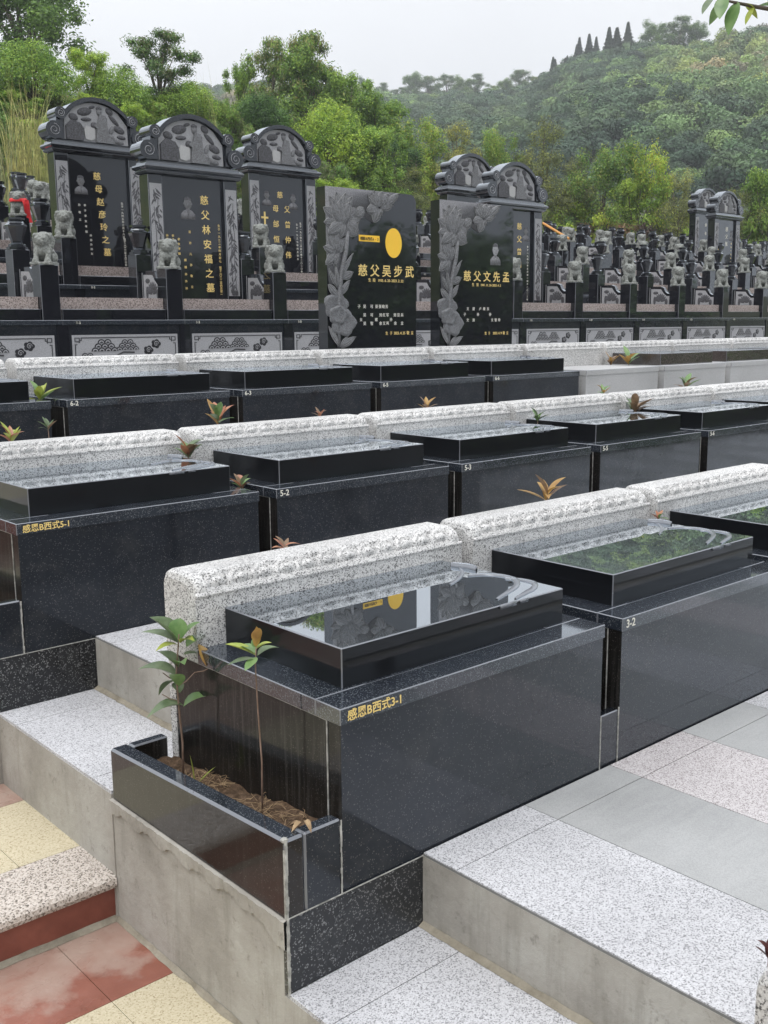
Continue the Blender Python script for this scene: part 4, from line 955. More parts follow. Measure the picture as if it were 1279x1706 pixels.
# grass shoots and straw in the planter
g = MB()
for dx, dy, L, ang in ((0, 0, .13, -.1), (.01, 0, .11, .7), (.0, .01, .06, -.6)):
    leaf_geo(g, (0, 0, 0), (RTV.x * math.sin(ang), RTV.y * math.sin(ang), math.cos(ang)), L, 0.007, 0, 0.1, 0.4)
gg = P('grass_tuft', g, ['sy'], None, smooth=True, fix=False, loc=(1.69, 2.87, 0.12)); tag(gg, 'small tuft of bright green grass in the planter soil', 'grass tuft')
rnd = random.Random(3); g = MB()
for q in range(230):
    y = 2.3 + 0.80 * rnd.random() ** 0.8; x = 1.66 + 0.10 * rnd.random(); a = rnd.random() * 6.28; L = 0.02 + 0.05 * rnd.random(); z = 0.188 - 0.085 * (y - 2.23) + 0.014 * rnd.random()
    if pnoise(Vector((x * 6, y * 5, 0))) < -0.05: continue
    g.tube([(x, y, z), (x + L * .5 * math.cos(a), y + L * .5 * math.sin(a), z + 0.012 * rnd.random()), (min(x + L * math.cos(a), 1.775), y + L * math.sin(a), z + 0.004)], 0.0009, 3)
o = P('straw_litter', g, ['straw'], None, fix=False); o['kind'] = 'stuff'
g = MB()
for q in range(3):
    a = 2.2 + q * 1.1; leaf_geo(g, (0.008 * q, 0, 0.004 * q), (math.cos(a), math.sin(a), 0.12), 0.036 + .01 * q, 0.009, 0, 0.35, 1.1)
o = P('dead_leaf', g, ['straw'], None, smooth=True, fix=False, loc=(1.655, 2.235, 0.235)); tag(o, 'curled dead brown leaves on the near corner of the planter', 'dead leaf')

# saplings peeping over and between the tombs: (pixel x, pixel y of crown centre, size px, distance Y, leaf materials, label)
def peep(px, py, size, Yp, mats, label, n=7, stem=None, seed=0, spread=1.0):
    """a sapling whose crown shows at that photo point; rooted in a planting trough when the sight line crosses one"""
    r = ray(px, py); p = CAM + r * (Yp / r.y); gz0 = None
    for rw, (X0_, Y0_, Z0_) in ROWS.items():
        if Y0_ - 0.05 < Yp < Y0_ + 0.95:
            for k in range(12):
                q = CAM + r * ((X0_ + PITCH * k + 1.308) / r.x)
                if Y0_ + 0.08 < q.y < Y0_ + 0.74: p = q; gz0 = Z0_ + 0.14
    if gz0 is None: gz0 = max([z_ for (_, y_, z_) in ROWS.values() if y_ - 1.15 < p.y] + [-0.4])
    size *= 1.35; n += 2; d = p.dot(fw) - CAM.dot(fw); m_ = d / CF; H_ = stem or max(0.12, p.z - gz0)
    rnd = random.Random(seed); base = Vector((p.x, p.y, p.z - H_)); L = size * 0.55 * m_; lv = []
    for q in range(n):
        a = q * 2.4 + rnd.random(); el = 0.5 + 0.9 * rnd.random() if q % 3 else 1.9
        lv.append(((0, 0, H_ - L * 0.5 + L * 0.35 * q / n), (math.cos(a) * spread, math.sin(a) * spread, el), L * (0.8 + 0.35 * rnd.random()), L * 0.17, mats[q % len(mats)]))
    return sapling(label, base, [(0, 0, 0), (0.004, 0, H_ * .5), (0, 0, H_ - L * 0.1)], lv, 0.0045)
peep(912, 812, 68, 3.42, [3, 3, 5, 3], 'orange-leaved sapling tip over the backrest in front of tomb 5-3', 6, seed=2)
peep(1097, 856, 30, 3.05, [0, 4], 'small green and red leaf pair between the nearest tombs, by the third backrest', 4, seed=3)
peep(474, 903, 40, 3.45, [5, 4], 'withered reddish leaf showing over the nearest backrest below tomb 5-2', 5, seed=5, spread=2)
peep(313, 742, 62, 4.95, [1, 0, 5, 1, 4], 'sapling with pinkish tip in the gap right of the first middle-row backrest', 9, seed=8)
peep(402, 800, 48, 4.6, [4, 0, 5, 1], 'reddish-tipped sapling at the left end of tomb 5-2', 7, seed=9)
peep(1058, 672, 60, 4.95, [5, 1, 5, 1, 5], 'bronze sapling standing behind tomb 5-5', 10, seed=10)
peep(896, 690, 34, 4.95, [1, 0], 'small dark sapling between tombs 5-3 and 5-5', 6, seed=11)
peep(66, 652, 52, 6.9, [2, 2, 0, 2], 'bright yellow-green sapling at the left end of tomb 6-2', 7, seed=12)
peep(362, 686, 62, 5.75, [4, 3, 0, 4, 1], 'coral-leaved sapling in front of tomb 6-2 near 6-3', 8, seed=13)
peep(18, 722, 50, 5.75, [2, 4, 2, 4], 'pink and yellow sapling at the left edge in front of tomb 6-1', 8, seed=14)
peep(533, 686, 26, 5.6, [4, 5], 'small pale pink leaf tip over the backrest in front of tomb 6-3', 4, seed=15)
peep(711, 672, 34, 5.7, [5, 3], 'small bronze sapling in front of tomb 6-5', 5, seed=16)
peep(1005, 648, 30, 5.8, [3, 0], 'small orange sapling at the foot of the first unclad tomb', 5, seed=17)
peep(1143, 634, 44, 5.9, [1, 5, 0], 'sapling with narrow leaves at the foot of the second unclad tomb', 6, seed=18)
peep(1048, 592, 44, 7.0, [1, 3, 0], 'dark sapling left of the brown lid', 7, seed=19)
peep(1018, 598, 30, 7.0, [3, 5], 'orange sapling beside the dark one left of the brown lid', 5, seed=20)
peep(80, 706, 34, 6.3, [1, 1, 5], 'dark green sapling low in the gap before tomb 6-2', 5, seed=21)
# maroon leaf sapling at lower right, on the strip before the lowest backrest
peep(1282, 1578, 62, 0.99, [5], 'maroon leaf reaching in at the lower right corner', 3, 0.4, seed=30)
for c in [o for o in bpy.data.objects if o.get('label', '').startswith('maroon leaf')][0].children:
    if c.name.startswith('leaf'): c.data.materials[0] = MT['sm']
# fallen leaf / pebble bits on the backrest tops
# overhanging branch at the upper right
bp = at_dist(1279, 12, 3.0); m_ = 3.0 * 1.05 / CF
t_ = T('tree', 'broad-leaved tree reaching a leafy twig in at the top right corner', 'tree', (4.6, -0.6, -1.0))
def rel(px, py, dd=3.0): return at_dist(px, py, dd) - Vector((4.6, -0.6, -1.0))
br = MB(); br.tube([rel(1600, 60, 3.2), rel(1420, 20, 3.1), rel(1300, 18, 3.0), rel(1262, 12, 3.0), rel(1232, 6, 3.0), rel(1205, 0, 3.0)], [.03, .016, .006, .005, .004, .003], 7)
br.tube([(0, 0, 0), (0.05, 0.02, 1.5), (0.02, 0.05, 3.2), rel(1900, -120, 3.4), rel(1600, 60, 3.2)], [.11, .09, .07, .05, .03], 9)
P('limb', br, ['bark'], t_, smooth=True)
rnd = random.Random(8)
for (px, py), (qx, qy), w, mi in [((1228, 2), (1214, 56), 17, 0), ((1210, 0), (1182, 40), 15, 0), ((1190, -8), (1170, 22), 12, 1), ((1240, 6), (1262, 30), 12, 2), ((1205, -6), (1199, 30), 14, 0), ((1255, 12), (1242, 40), 8, 2), ((1262, 10), (1300, 8), 14, 0), ((1290, 12), (1330, 40), 18, 0), ((1300, 16), (1340, -20), 18, 1)]:
    a = rel(px, py); b = rel(qx, qy, 2.96 + rnd.random() * .08); mb = MB(); leaf_geo(mb, a, b - a, (b - a).length, w * m_ * .72, 0, 0.05, 0.25); P('leaf', mb, [SM[[0, 1, 2][mi]]], t_, smooth=True, fix=False)

# ================================================================== GROUND AND HILLS
def gz(x, y):
    ys = [-60, -20, -4, 0, 2, 6.3, 8, 10.7, 14, 20, 23, 26, 32, 45, 60, 80]
    zs = [-14, -6, -1.6, -1.3, -1.0, -0.4, 0.2, 0.4, 1.2, 2.4, 2.9, 3.2, 4.4, 6.0, 6.5, 6.5]
    z = np.interp(y, ys, zs); az = np.arctan2(y, x)
    k = np.interp(az, [R(24), R(36), R(44), R(50), R(57), R(72), R(80)], [.03, .06, .16, .36, .56, .60, .5])
    return z + np.clip(y - 24.3, 0, 7.5) * k
RP = [(-3000, 480), (-900, 200), (-200, 150), (200, 150), (360, 140), (440, 132), (520, 138), (600, 146), (700, 158), (780, 152), (860, 150), (905, 122), (950, 94), (1040, 72), (1100, 78), (1170, 66), (1279, 36), (1500, -10), (2400, 60), (6000, 420)]
px_az = lambda px: math.atan2(ray(px, 527).y, ray(px, 527).x)
raz = [px_az(p) for p, _ in RP]; rel_ = [math.tan(math.asin(max(-1, min(1, (ray(p, y).normalized()).z)))) for p, y in RP]
order = np.argsort(raz); raz = np.array(raz)[order]; rel_ = np.array(rel_)[order]
def ridge(az):
    e = np.interp(az, raz, rel_, left=0.035, right=0.05)
    d = np.interp(az, [R(20), R(34), R(42), R(50), R(70)], [230, 250, 300, 360, 380])
    return e, d
rs = np.random.RandomState(2)
WV = [(rs.uniform(-1, 1, 2) * f, rs.uniform(0, 6.28), a) for f, a in [(0.012, 2.6), (0.02, 2.2), (0.03, 1.6), (0.05, 1.0), (0.08, .6)] for _ in range(3)]
def hz_(x, y):
    """height of the hillside at x,y"""
    az = np.arctan2(y, x); r = np.hypot(x, y); e, d = ridge(az)
    top = e * d * 0.965; s_ = np.clip((r - 62) / (d - 62), 0, 1.0)
    z0 = 3.0
    prof = s_ ** 1.35
    n = sum(a * np.sin(k[0] * x + k[1] * y + p) for k, p, a in WV) * np.sin(np.pi * np.clip(s_, 0, 1)) * 0.8
    back = np.clip((r - d) / 120, 0, 1)
    return z0 + (top - z0) * prof + n * np.clip(s_ * 3, 0, 1) - back * 18
# near ground sheet
N1, N2 = 240, 90; V_ = []; F_ = []
rr_ = np.concatenate([[0.0], np.geomspace(1.5, 75, N2 - 1)])
for r_ in rr_:
    for q in range(N1):
        a = 2 * math.pi * q / N1; x, y = r_ * math.cos(a), r_ * math.sin(a)
        z = float(gz(x, y)); 
        if r_ > 55: z = min(z, 3.0) if y < 24 else z
        V_.append((x, y, z - 0.4 * (r_ < 30 and y < 22)))
for i in range(N2 - 1):
    for q in range(N1): F_.append((i * N1 + q, i * N1 + (q + 1) % N1, (i + 1) * N1 + (q + 1) % N1, (i + 1) * N1 + q))
mb = MB(); mb.add(V_, F_); ST('ground', mb, 'ground')
# hills all round
A2 = 260; V_ = []; F_ = []; rad_ = np.concatenate([np.linspace(58, 380, 60), [430, 500, 600]])
for r_ in rad_:
    a = np.arange(A2) * 2 * math.pi / A2; x, y = r_ * np.cos(a), r_ * np.sin(a); z = hz_(x, y)
    if r_ < 66: z = np.minimum(z, np.minimum(gz(x, y), 4.0) - 0.5)
    V_ += list(zip(x.tolist(), y.tolist(), z.tolist()))
for i in range(len(rad_) - 1):
    for q in range(A2): F_.append((i * A2 + q, i * A2 + (q + 1) % A2, (i + 1) * A2 + (q + 1) % A2, (i + 1) * A2 + q))
mb = MB(); mb.add(V_, F_); o = ST('hill', mb, 'hill'); o.data.polygons.foreach_set('use_smooth', [True] * len(o.data.polygons))

# ------------------------------------------------------------------ foliage as many small leaf faces
def leaves_mesh(name, C, D, size, mat, seed=0, aspect=1.0, mats=None, mi=None, jit=0.55):
    """C: centres (n,3); D: facing normals (n,3); size: (n,)"""
    rs = np.random.RandomState(seed); n = len(C); D = D + rs.normal(0, jit, (n, 3)); D /= np.linalg.norm(D, axis=1)[:, None] + 1e-9
    A = np.cross(D, rs.normal(0, 1, (n, 3))); A /= np.linalg.norm(A, axis=1)[:, None] + 1e-9; B = np.cross(D, A)
    s = size[:, None]; fold = D * s * 0.22
    v = np.stack([C - A * s * aspect, C - B * s * 0.5 + fold, C + A * s * aspect, C + B * s * 0.5 + fold], 1).reshape(-1, 3)
    me = bpy.data.meshes.new(name); me.vertices.add(4 * n); me.vertices.foreach_set('co', v.astype(np.float32).ravel())
    me.loops.add(4 * n); me.loops.foreach_set('vertex_index', np.arange(4 * n, dtype=np.int32))
    me.polygons.add(n); me.polygons.foreach_set('loop_start', np.arange(0, 4 * n, 4, dtype=np.int32)); me.polygons.foreach_set('loop_total', np.full(n, 4, dtype=np.int32))
    if mats:
        for m in mats: me.materials.append(MT[m])
        me.polygons.foreach_set('material_index', mi.astype(np.int32))
    else: me.materials.append(MT[mat])
    me.update(); me.validate(); return me
def crown_pts(rs, n, lobes, shell=0.75):
    """points in the outer volume of many lobes; lobes: (cx,cy,cz,rx,ry,rz)"""
    lob = np.array(lobes); w = (lob[:, 3] * lob[:, 5]); idx = rs.choice(len(lob), n, p=w / w.sum())
    d = rs.normal(0, 1, (n, 3)); d /= np.linalg.norm(d, axis=1)[:, None]; r = (shell + (1 - shell) * rs.rand(n)) * (0.85 + 0.3 * rs.rand(n))
    c = lob[idx, :3] + d * lob[idx, 3:] * r[:, None]; return c, d
PROTO = {}
def make_tree(kind, H_, Wd, leaf, n, mats, seed, trunk=0.35, style='round', droop=0.0):
    """a tree or shrub: trunk with limbs, crown of leaf faces, returned as (trunk mesh, crown mesh)"""
    rs = np.random.RandomState(seed); rn = random.Random(seed); tb = MB(); lobes = []
    zb = H_ * trunk
    if style == 'round':      # clipped dense dome
        nl = 26
        for q in range(nl):
            d = rs.normal(0, 1, 3); d /= np.linalg.norm(d); d[2] = abs(d[2]) * 1.0 - 0.15; r = 0.62
            lobes.append((d[0] * Wd * .5 * r, d[1] * Wd * .5 * r, zb + (H_ - zb) * (0.38 + 0.40 * d[2]), Wd * .17 * rs.uniform(.8, 1.25), Wd * .17 * rs.uniform(.8, 1.25), (H_ - zb) * .20 * rs.uniform(.8, 1.2)))
    elif style == 'open':
        nl = 46
        for q in range(nl):
            a = rs.uniform(0, 6.28); r = rs.uniform(0.05, 0.5) ** 0.8 * Wd * .85; z = zb + (H_ - zb) * rs.uniform(0.05, 0.98); k = math.sqrt(max(0.05, 1 - ((z - zb) / (H_ - zb) * 1.1 - .35) ** 2)); 
            s_ = rs.uniform(.09, .18) * Wd; lobes.append((r * math.cos(a) * k, r * math.sin(a) * k, z, s_, s_, s_ * rs.uniform(.7, 1.3)))
    elif style == 'feather':   # upright with drooping sprays
        nl = 34
        for q in range(nl):
            a = rs.uniform(0, 6.28); u = rs.uniform(0, 1); r = (0.12 + .38 * math.sin(math.pi * (u * .75 + .2))) * Wd * rs.uniform(.2, 1.1); z = zb + (H_ - zb) * u
            lobes.append((r * math.cos(a), r * math.sin(a), z, .15 * Wd, .15 * Wd, .075 * H_))
    elif style == 'shrub':
        nl = 24
        for q in range(nl):
            a = rs.uniform(0, 6.28); r = rs.uniform(0, .45) * Wd; z = H_ * rs.uniform(.12, .85) * (1 - (r / Wd) ** 2 * 1.4)
            lobes.append((r * math.cos(a), r * math.sin(a), z, .15 * Wd * rs.uniform(.6, 1.3), .15 * Wd, .13 * H_))
    tb.tube([(0, 0, -0.3), (rn.uniform(-.03, .03) * H_, 0, zb * .6 + .1), (rn.uniform(-.04, .04) * H_, rn.uniform(-.03, .03) * H_, H_ * 0.62)], [H_ * .028 + .01, H_ * .02 + .008, H_ * .008 + .004], 7)
    for l in lobes[:14]:
        z0 = rn.uniform(.25, .6) * min(H_ * .6, l[2]); tb.tube([(0, 0, z0), (l[0] * .45, l[1] * .45, z0 + (l[2] - z0) * .6), (l[0], l[1], l[2])], [H_ * .012 + .004, H_ * .008 + .003, .004], 5)
    c, d = crown_pts(rs, n, lobes, {'open': .25, 'feather': .0, 'shrub': .3}.get(style, .6))
    d[:, 2] += 0.35; sz = leaf * rs.uniform(0.6, 1.35, n); c[:, 2] = np.maximum(c[:, 2], 0.03)
    mi = np.minimum((rs.rand(n) ** 1.5 * len(mats)).astype(int), len(mats) - 1)
    # whole sprays share a tone
    lob = np.array(lobes); near = ((c[:, None, :2] - lob[None, :, :2]) ** 2).sum(2).argmin(1); flip = (near * 7 % 5 == 0) & (rs.rand(n) < .7); mi[flip] = len(mats) - 1
    return tb.mesh('trunk', ['bark'], True), leaves_mesh('crown', c, d, sz, None, seed, 1.5 if style == 'feather' else 0.9, mats, mi)
SPEC = {
 'dome_y': (3.0, 3.2, 0.045, 15000, ['leaf_mid', 'leaf_light', 'leaf_light'], 'round', 0.05),
 'dome_d': (2.6, 2.6, 0.042, 14000, ['leaf_dark', 'leaf_mid', 'leaf_mid'], 'round', 0.05),
 'leafy': (4.6, 3.2, 0.062, 17000, ['leaf_mid', 'leaf_light', 'leaf_light'], 'open', 0.12),
 'dark': (5.5, 4.2, 0.075, 16000, ['leaf_dark', 'leaf_mid', 'leaf_dark'], 'open', 0.2),
 'feather': (5.0, 4.2, 0.06, 11000, ['leaf_dark', 'leaf_mid', 'leaf_olive'], 'feather', 0.25),
 'shrub': (2.0, 2.6, 0.05, 12000, ['leaf_mid', 'leaf_light', 'leaf_olive'], 'shrub', 0.0),
 'shrub_y': (2.0, 2.6, 0.05, 12000, ['leaf_light', 'leaf_yel', 'leaf_light'], 'shrub', 0.0),
 'olive': (4.6, 3.2, 0.05, 12000, ['leaf_olive', 'leaf_yel', 'leaf_olive'], 'open', 0.12),
 'yellow': (4.4, 3.0, 0.052, 14000, ['leaf_light', 'leaf_yel', 'leaf_mid'], 'open', 0.12),
 'brown': (1.6, 2.8, 0.045, 11000, ['leaf_brown', 'leaf_brown', 'leaf_olive'], 'shrub', 0.0),
}
DESC = {'dome_y': 'rounded dense yellow-green bush', 'dome_d': 'rounded dense dark green bush', 'leafy': 'leafy bright green young tree', 'dark': 'dark green broad tree', 'feather': 'feathery thin-crowned tree', 'shrub': 'low mixed green shrub', 'shrub_y': 'low yellow-green shrub', 'olive': 'olive-brown thin twiggy tree', 'yellow': 'yellowish young tree', 'brown': 'reddish-brown low shrub'}
CATN = {'dome_y': 'bush', 'dome_d': 'bush', 'leafy': 'tree', 'dark': 'tree', 'feather': 'tree', 'shrub': 'shrub', 'shrub_y': 'shrub', 'olive': 'tree', 'yellow': 'tree', 'brown': 'shrub'}
OBJN = {'bush': 'bush', 'tree': 'tree', 'shrub': 'shrub'}
for k, (h, w, l, n, ms_, st_, tr) in SPEC.items(): PROTO[k] = make_tree(k, h, w, l, n, ms_, sum(map(ord, k)), tr, st_)
def plant(kind, px, ytop, ybase, wpx, label, seed=0, dist=None):
    """a tree rooted where the sight line of its foot meets the bank, as tall as it shows"""
    if dist is None:
        dist = 62.0
        for k in range(200):
            d_ = 24.6 + 0.25 * k; q = at_dist(px, ybase, d_)
            if q.y > 23.6 and float(gz(q.x, q.y)) >= q.z: dist = d_; break
        dist = min(dist, 48.0)
    base = at_dist(px, ybase, dist); top = at_dist(px, ytop, dist); g_ = float(gz(base.x, base.y)); bz = min(base.z, g_) - 0.1
    H_ = top.z - bz; h0, w0 = SPEC[kind][0], SPEC[kind][1]; dd = (top.dot(fw) - CAM.dot(fw)); Wm = wpx * dd / CF
    t_ = T(OBJN[CATN[kind]], label, CATN[kind], (top.x, top.y, bz), 'trees and bushes on the bank', seed * 1.7)
    t_.scale = (Wm / w0, Wm / w0, H_ / h0)
    O('trunk', PROTO[kind][0], t_); O('crown', PROTO[kind][1], t_)
    return t_
PL = [ # kind, px, top y, base y, width px
 ('dark', 30, -70, 110, 240, 'tall dark tree rising at the top left corner'),
 ('dark', -130, 0, 200, 220, 'dark tree mostly beyond the left edge'),
 ('dome_y', 52, 50, 200, 165, 'big rounded yellow-green bush at the left edge, above the first monument'),
 ('dome_d', -70, 120, 300, 170, 'dark bush at the far left edge'),
 ('dome_y', 192, 98, 215, 125, 'rounded bush between the leftmost monument and the feathery tree'),
 ('feather', 262, 56, 200, 125, 'feathery tree against the sky behind the middle bushes at left'),
 ('leafy', 150, 90, 200, 80, 'leafy tree behind, between the two rounded bushes at left'),
 ('dome_y', 308, 126, 225, 130, 'rounded bush above the middle one of the left three monuments'),
 ('shrub_y', 245, 155, 230, 80, 'yellow shrub between two rounded bushes at left'),
 ('dome_d', 432, 142, 250, 110, 'dark rounded bush above the cross monument'),
 ('shrub_y', 372, 165, 250, 80, 'yellowish shrub between the rounded bushes over the middle monument'),
 ('leafy', 398, 112, 200, 60, 'small leafy tree just left of the spread feathery tree'),
 ('feather', 447, 72, 190, 95, 'feathery dark tree with spread sprays against the sky, left of the leafy tree'),
 ('feather', 515, 60, 200, 125, 'taller feathery tree just right of the spread one, against the sky'),
 ('leafy', 500, 100, 230, 130, 'green tree under the feathery crowns'),
 ('dome_y', 545, 152, 320, 160, 'large leafy bright bush left of the yellow-oval headstone top'),
 ('leafy', 580, 130, 290, 110, 'leafy tree behind the large bright bush'),
 ('leafy', 612, 215, 360, 110, 'leafy tree directly above the left lotus headstone'),
 ('dark', 650, 235, 350, 110, 'darker tree right of the left lotus headstone'),
 ('yellow', 690, 206, 345, 120, 'yellowish tree between the two lotus headstones'),
 ('leafy', 640, 225, 380, 90, 'bright tree over the right corner of the left lotus headstone'),
 ('olive', 765, 210, 350, 95, 'brown thin tree behind the half hidden monuments'),
 ('yellow', 835, 222, 340, 80, 'small yellow tree above the right half hidden monument'),
 ('olive', 905, 212, 370, 110, 'thin bare-stemmed tree right of the half hidden monuments'),
 ('yellow', 1005, 246, 385, 125, 'round yellow-green tree, left one of the pair over the lion rows'),
 ('olive', 965, 270, 385, 80, 'olive tree low between the thin tree and the round pair'),
 ('yellow', 1085, 250, 385, 90, 'round yellow-green tree, right one of the pair over the lion rows'),
 ('leafy', 1060, 305, 392, 110, 'green shrub-like tree in front of the round pair'),
 ('olive', 1130, 290, 392, 100, 'olive tree left of the distant pair of monuments'),
 ('shrub_y', 900, 335, 395, 110, 'yellow-green shrub right of the half hidden monument'),
 ('shrub_y', 965, 328, 392, 120, 'yellow-green shrub behind the orange pole'),
 ('brown', 1000, 350, 404, 130, 'reddish-brown shrub above the lion rows, left one'),
 ('brown', 1085, 352, 405, 130, 'reddish-brown shrub above the lion rows, right one'),
 ('shrub_y', 1160, 340, 402, 90, 'pale shrub left of the distant monuments'),
 ('leafy', 1285, 284, 400, 100, 'bright green tree at the right edge'),
 ('olive', 1235, 315, 405, 110, 'olive bush behind the distant pair of monuments'),
 ('shrub', 1280, 370, 420, 100, 'low shrub at the right edge below the bright tree'),
 ('brown', 1262, 392, 425, 60, 'small reddish shrub at the right edge'),
 ('yellow', 1400, 230, 400, 160, 'yellowish tree beyond the right edge'),
 ('olive', 870, 258, 375, 70, 'thin twiggy tree touching the monument arch'),
]
for i, a in enumerate(PL): plant(*a, seed=i)
# tiers of smaller growth that clothe the bank
rnd = random.Random(21); TIERN = ['lowest', 'second', 'third', 'fourth', 'fifth']
for tier, (yb, x0, x1, hh) in enumerate([(395, -40, 860, 75), (345, -40, 760, 80), (300, -40, 680, 80), (255, -40, 640, 75), (215, -40, 600, 62)]):
    px = x0 + rnd.uniform(0, 30); k = 0
    while px < x1:
        kd = rnd.choice(['shrub', 'shrub', 'shrub_y', 'dome_d', 'leafy', 'shrub', 'olive'] if px < 600 else ['shrub', 'shrub_y', 'olive', 'leafy', 'shrub_y'])
        h_ = hh * rnd.uniform(.75, 1.25); plant(kd, px, yb - h_, yb + rnd.uniform(-12, 12), rnd.uniform(75, 120), '%s, %s from left in the %s tier of the bank' % (DESC[kd], ORD[k], TIERN[tier]), 50 + k + tier * 20)
        px += rnd.uniform(48, 72); k += 1
for k, px in enumerate([880, 930, 975, 1130, 1165, 1200, 1250, 1290]):
    kd = ['shrub', 'shrub_y', 'shrub', 'olive', 'shrub_y'][k % 5]; plant(kd, px, 352 - 10 * (k % 3) - (10 if k % 2 else 0), 402, 95, '%s, %s from left in the line behind the lion rows' % (DESC[kd], ORD[k]), 150 + k)
# tree belt down the slope behind the camera, seen in the polished fronts
rnd = random.Random(77)
for i in range(22):
    az = R(-8 - 6.6 * i); dd = rnd.uniform(30, 38); x, y = dd * math.cos(az), dd * math.sin(az); g_ = float(gz(x, y)) - 0.6; topz = rnd.uniform(3.2, 5.6) if i < 13 else rnd.uniform(1.0, 3.5)
    t_ = T('tree', 'dark tree in the belt below the terraces, %s from the east' % ORD[i], 'tree', (x, y, g_), 'trees outside the photo', i)
    t_.scale = (2.3, 2.3, (topz - g_) / 5.5); O('trunk', PROTO['dark'][0], t_); O('crown', PROTO['dark'][1], t_)
for i, (x, y) in enumerate([(-18, 0), (-16, 12), (-12, 20), (-17, 6)]):  # unseen trees, added only to be mirrored in the left-facing stone
    t_ = T('tree', 'unseen dark tree added left of the stairs for reflections, %s up the slope' % ORD[i], 'tree', (x, y, float(gz(x, y)) - 0.4), 'trees outside the photo', i)
    t_.scale = (1.8, 1.8, 1.1); O('trunk', PROTO['dark'][0], t_); O('crown', PROTO['dark'][1], t_)

# grass on the upper slope and tall reeds at the left
def blades(name, n, fx, L, w, mat, seed):
    rs = np.random.RandomState(seed); mb = MB()
    for q in range(n):
        x, y, z = fx(rs); a = rs.uniform(0, 6.28); l = L * rs.uniform(.5, 1.3); b = rs.uniform(.1, .5) * l; dx, dy = math.cos(a), math.sin(a); ww = w * rs.uniform(.6, 1.2)
        c = [(x, y, z), (x + dx * b * .35, y + dy * b * .35, z + l * .6), (x + dx * b, y + dy * b, z + l)]
        mb.add([(c[0][0] - dy * ww, c[0][1] + dx * ww, z), (c[0][0] + dy * ww, c[0][1] - dx * ww, z), (c[1][0] + dy * ww * .8, c[1][1] - dx * ww * .8, c[1][2]), (c[1][0] - dy * ww * .8, c[1][1] + dx * ww * .8, c[1][2]), c[2]], [(0, 1, 2, 3), (3, 2, 4)])
    return mb.mesh(name, [mat])
def fxg(rs):
    az = R(rs.uniform(26, 70)); d = rs.uniform(23, 44) if az < R(56) else rs.uniform(22.5, 30); x, y = d * math.cos(az), d * math.sin(az)
    y = max(y, 22.0 + (x < 20) * 0.0); return x, y, float(gz(x, y))
o = O('grass', blades('grass', 16000, fxg, 0.42, 0.02, 'grass', 4)); o['kind'] = 'stuff'
for i, (px, py, d) in enumerate([(48, 330, 25.2), (80, 335, 25.0), (10, 335, 25.4), (350, 225, 33)]):
    p = at_dist(px, py, d); z = float(gz(p.x, p.y)); top = at_dist(px, [118, 200, 170, 82][i], d).z; base = at_dist(px, py, d).z
    me = blades('reed_blades', [170, 130, 120, 14][i], lambda rs: (rs.normal(0, .22), rs.normal(0, .22), 0.0), (top - base) / 1.15 if i != 3 else (top - base) / 1.2, 0.009 if i != 3 else 0.004, 'reed', i)
    o = O('reed_clump', me, None, (p.x, p.y, base - 0.1)); tag(o, ['tall pale reed clump standing above the leftmost monument shoulder', 'short pale reed clump right beside the leftmost monument', 'pale reed clump at the left edge', 'thin reed stalks against the sky between the rounded bush and the dark one'][i], 'reeds', 'reed clumps')
# orange pole lying slanted in the grass
a = at_dist(905, 372, 27); b = at_dist(948, 398, 26); o = P('orange_pole', MB().tube([a, b], 0.03, 6), ['orange'], None); tag(o, 'orange pole slanting through the grass right of the half hidden monument', 'pole')

# ------------------------------------------------------------------ forest on the hillside
rs = np.random.RandomState(11)
NT_ = 5200; az = R(1) * rs.uniform(22, 73, NT_); u = rs.rand(NT_) ** 0.60; e, d = ridge(az); rr2 = 64 + (d - 60) * u
x, y = rr2 * np.cos(az), rr2 * np.sin(az); z = hz_(x, y)
bald = (np.sin(x * .045 + 1) * np.sin(y * .05 + 2) > 0.91); keep = ~bald
x, y, z, rr2 = x[keep], y[keep], z[keep], rr2[keep]
zone = np.sin(x * .03 + 2 * np.sin(y * .02)) + np.sin(y * .04 + 1.5 * np.sin(x * .025)) + rs.normal(0, .55, len(x))
crowns = bpy.data.collections.new('crown_kinds')
for q in range(8):
    r_ = np.random.RandomState(40 + q); nl = r_.randint(7, 12); lobes = []
    for k in range(nl):
        a = r_.uniform(0, 6.28); rr3 = r_.uniform(0, .62); zz = r_.uniform(.25, 1.0) * (1 - rr3 * .5); sz_ = r_.uniform(.28, .46); lobes.append((rr3 * math.cos(a), rr3 * math.sin(a), zz, sz_, sz_, sz_ * r_.uniform(.6, .9)))
    c_, d_ = crown_pts(r_, 2300, lobes, 0.82); d_[:, 2] += .25
    me = leaves_mesh('crown', c_, d_, 0.062 * r_.uniform(.6, 1.4, 2300), None, q, 0.9, [['hill_a', 'hill_b', 'hill_c', 'hill_d'][q % 4]], np.zeros(2300), 0.38)
    crowns.objects.link(bpy.data.objects.new('crown_%s' % 'abcdefgh'[q], me))
pts = bpy.data.meshes.new('hill_wood'); pts.vertices.add(len(x)); rad = (1.7 + 2.4 * rs.rand(len(x)) ** 1.6) * (0.85 + rr2 / 700)
pts.vertices.foreach_set('co', np.stack([x, y, z - rad * 0.15], 1).astype(np.float32).ravel())
at1 = pts.attributes.new('size', 'FLOAT', 'POINT'); at1.data.foreach_set('value', rad.astype(np.float32))
kind = np.where(zone < -0.8, 1, np.where(zone < 0.5, 0, np.where(zone < 1.5, 2, 3))) + 4 * rs.randint(0, 2, len(x))
at2 = pts.attributes.new('kind', 'INT', 'POINT'); at2.data.foreach_set('value', kind.astype(np.int32))
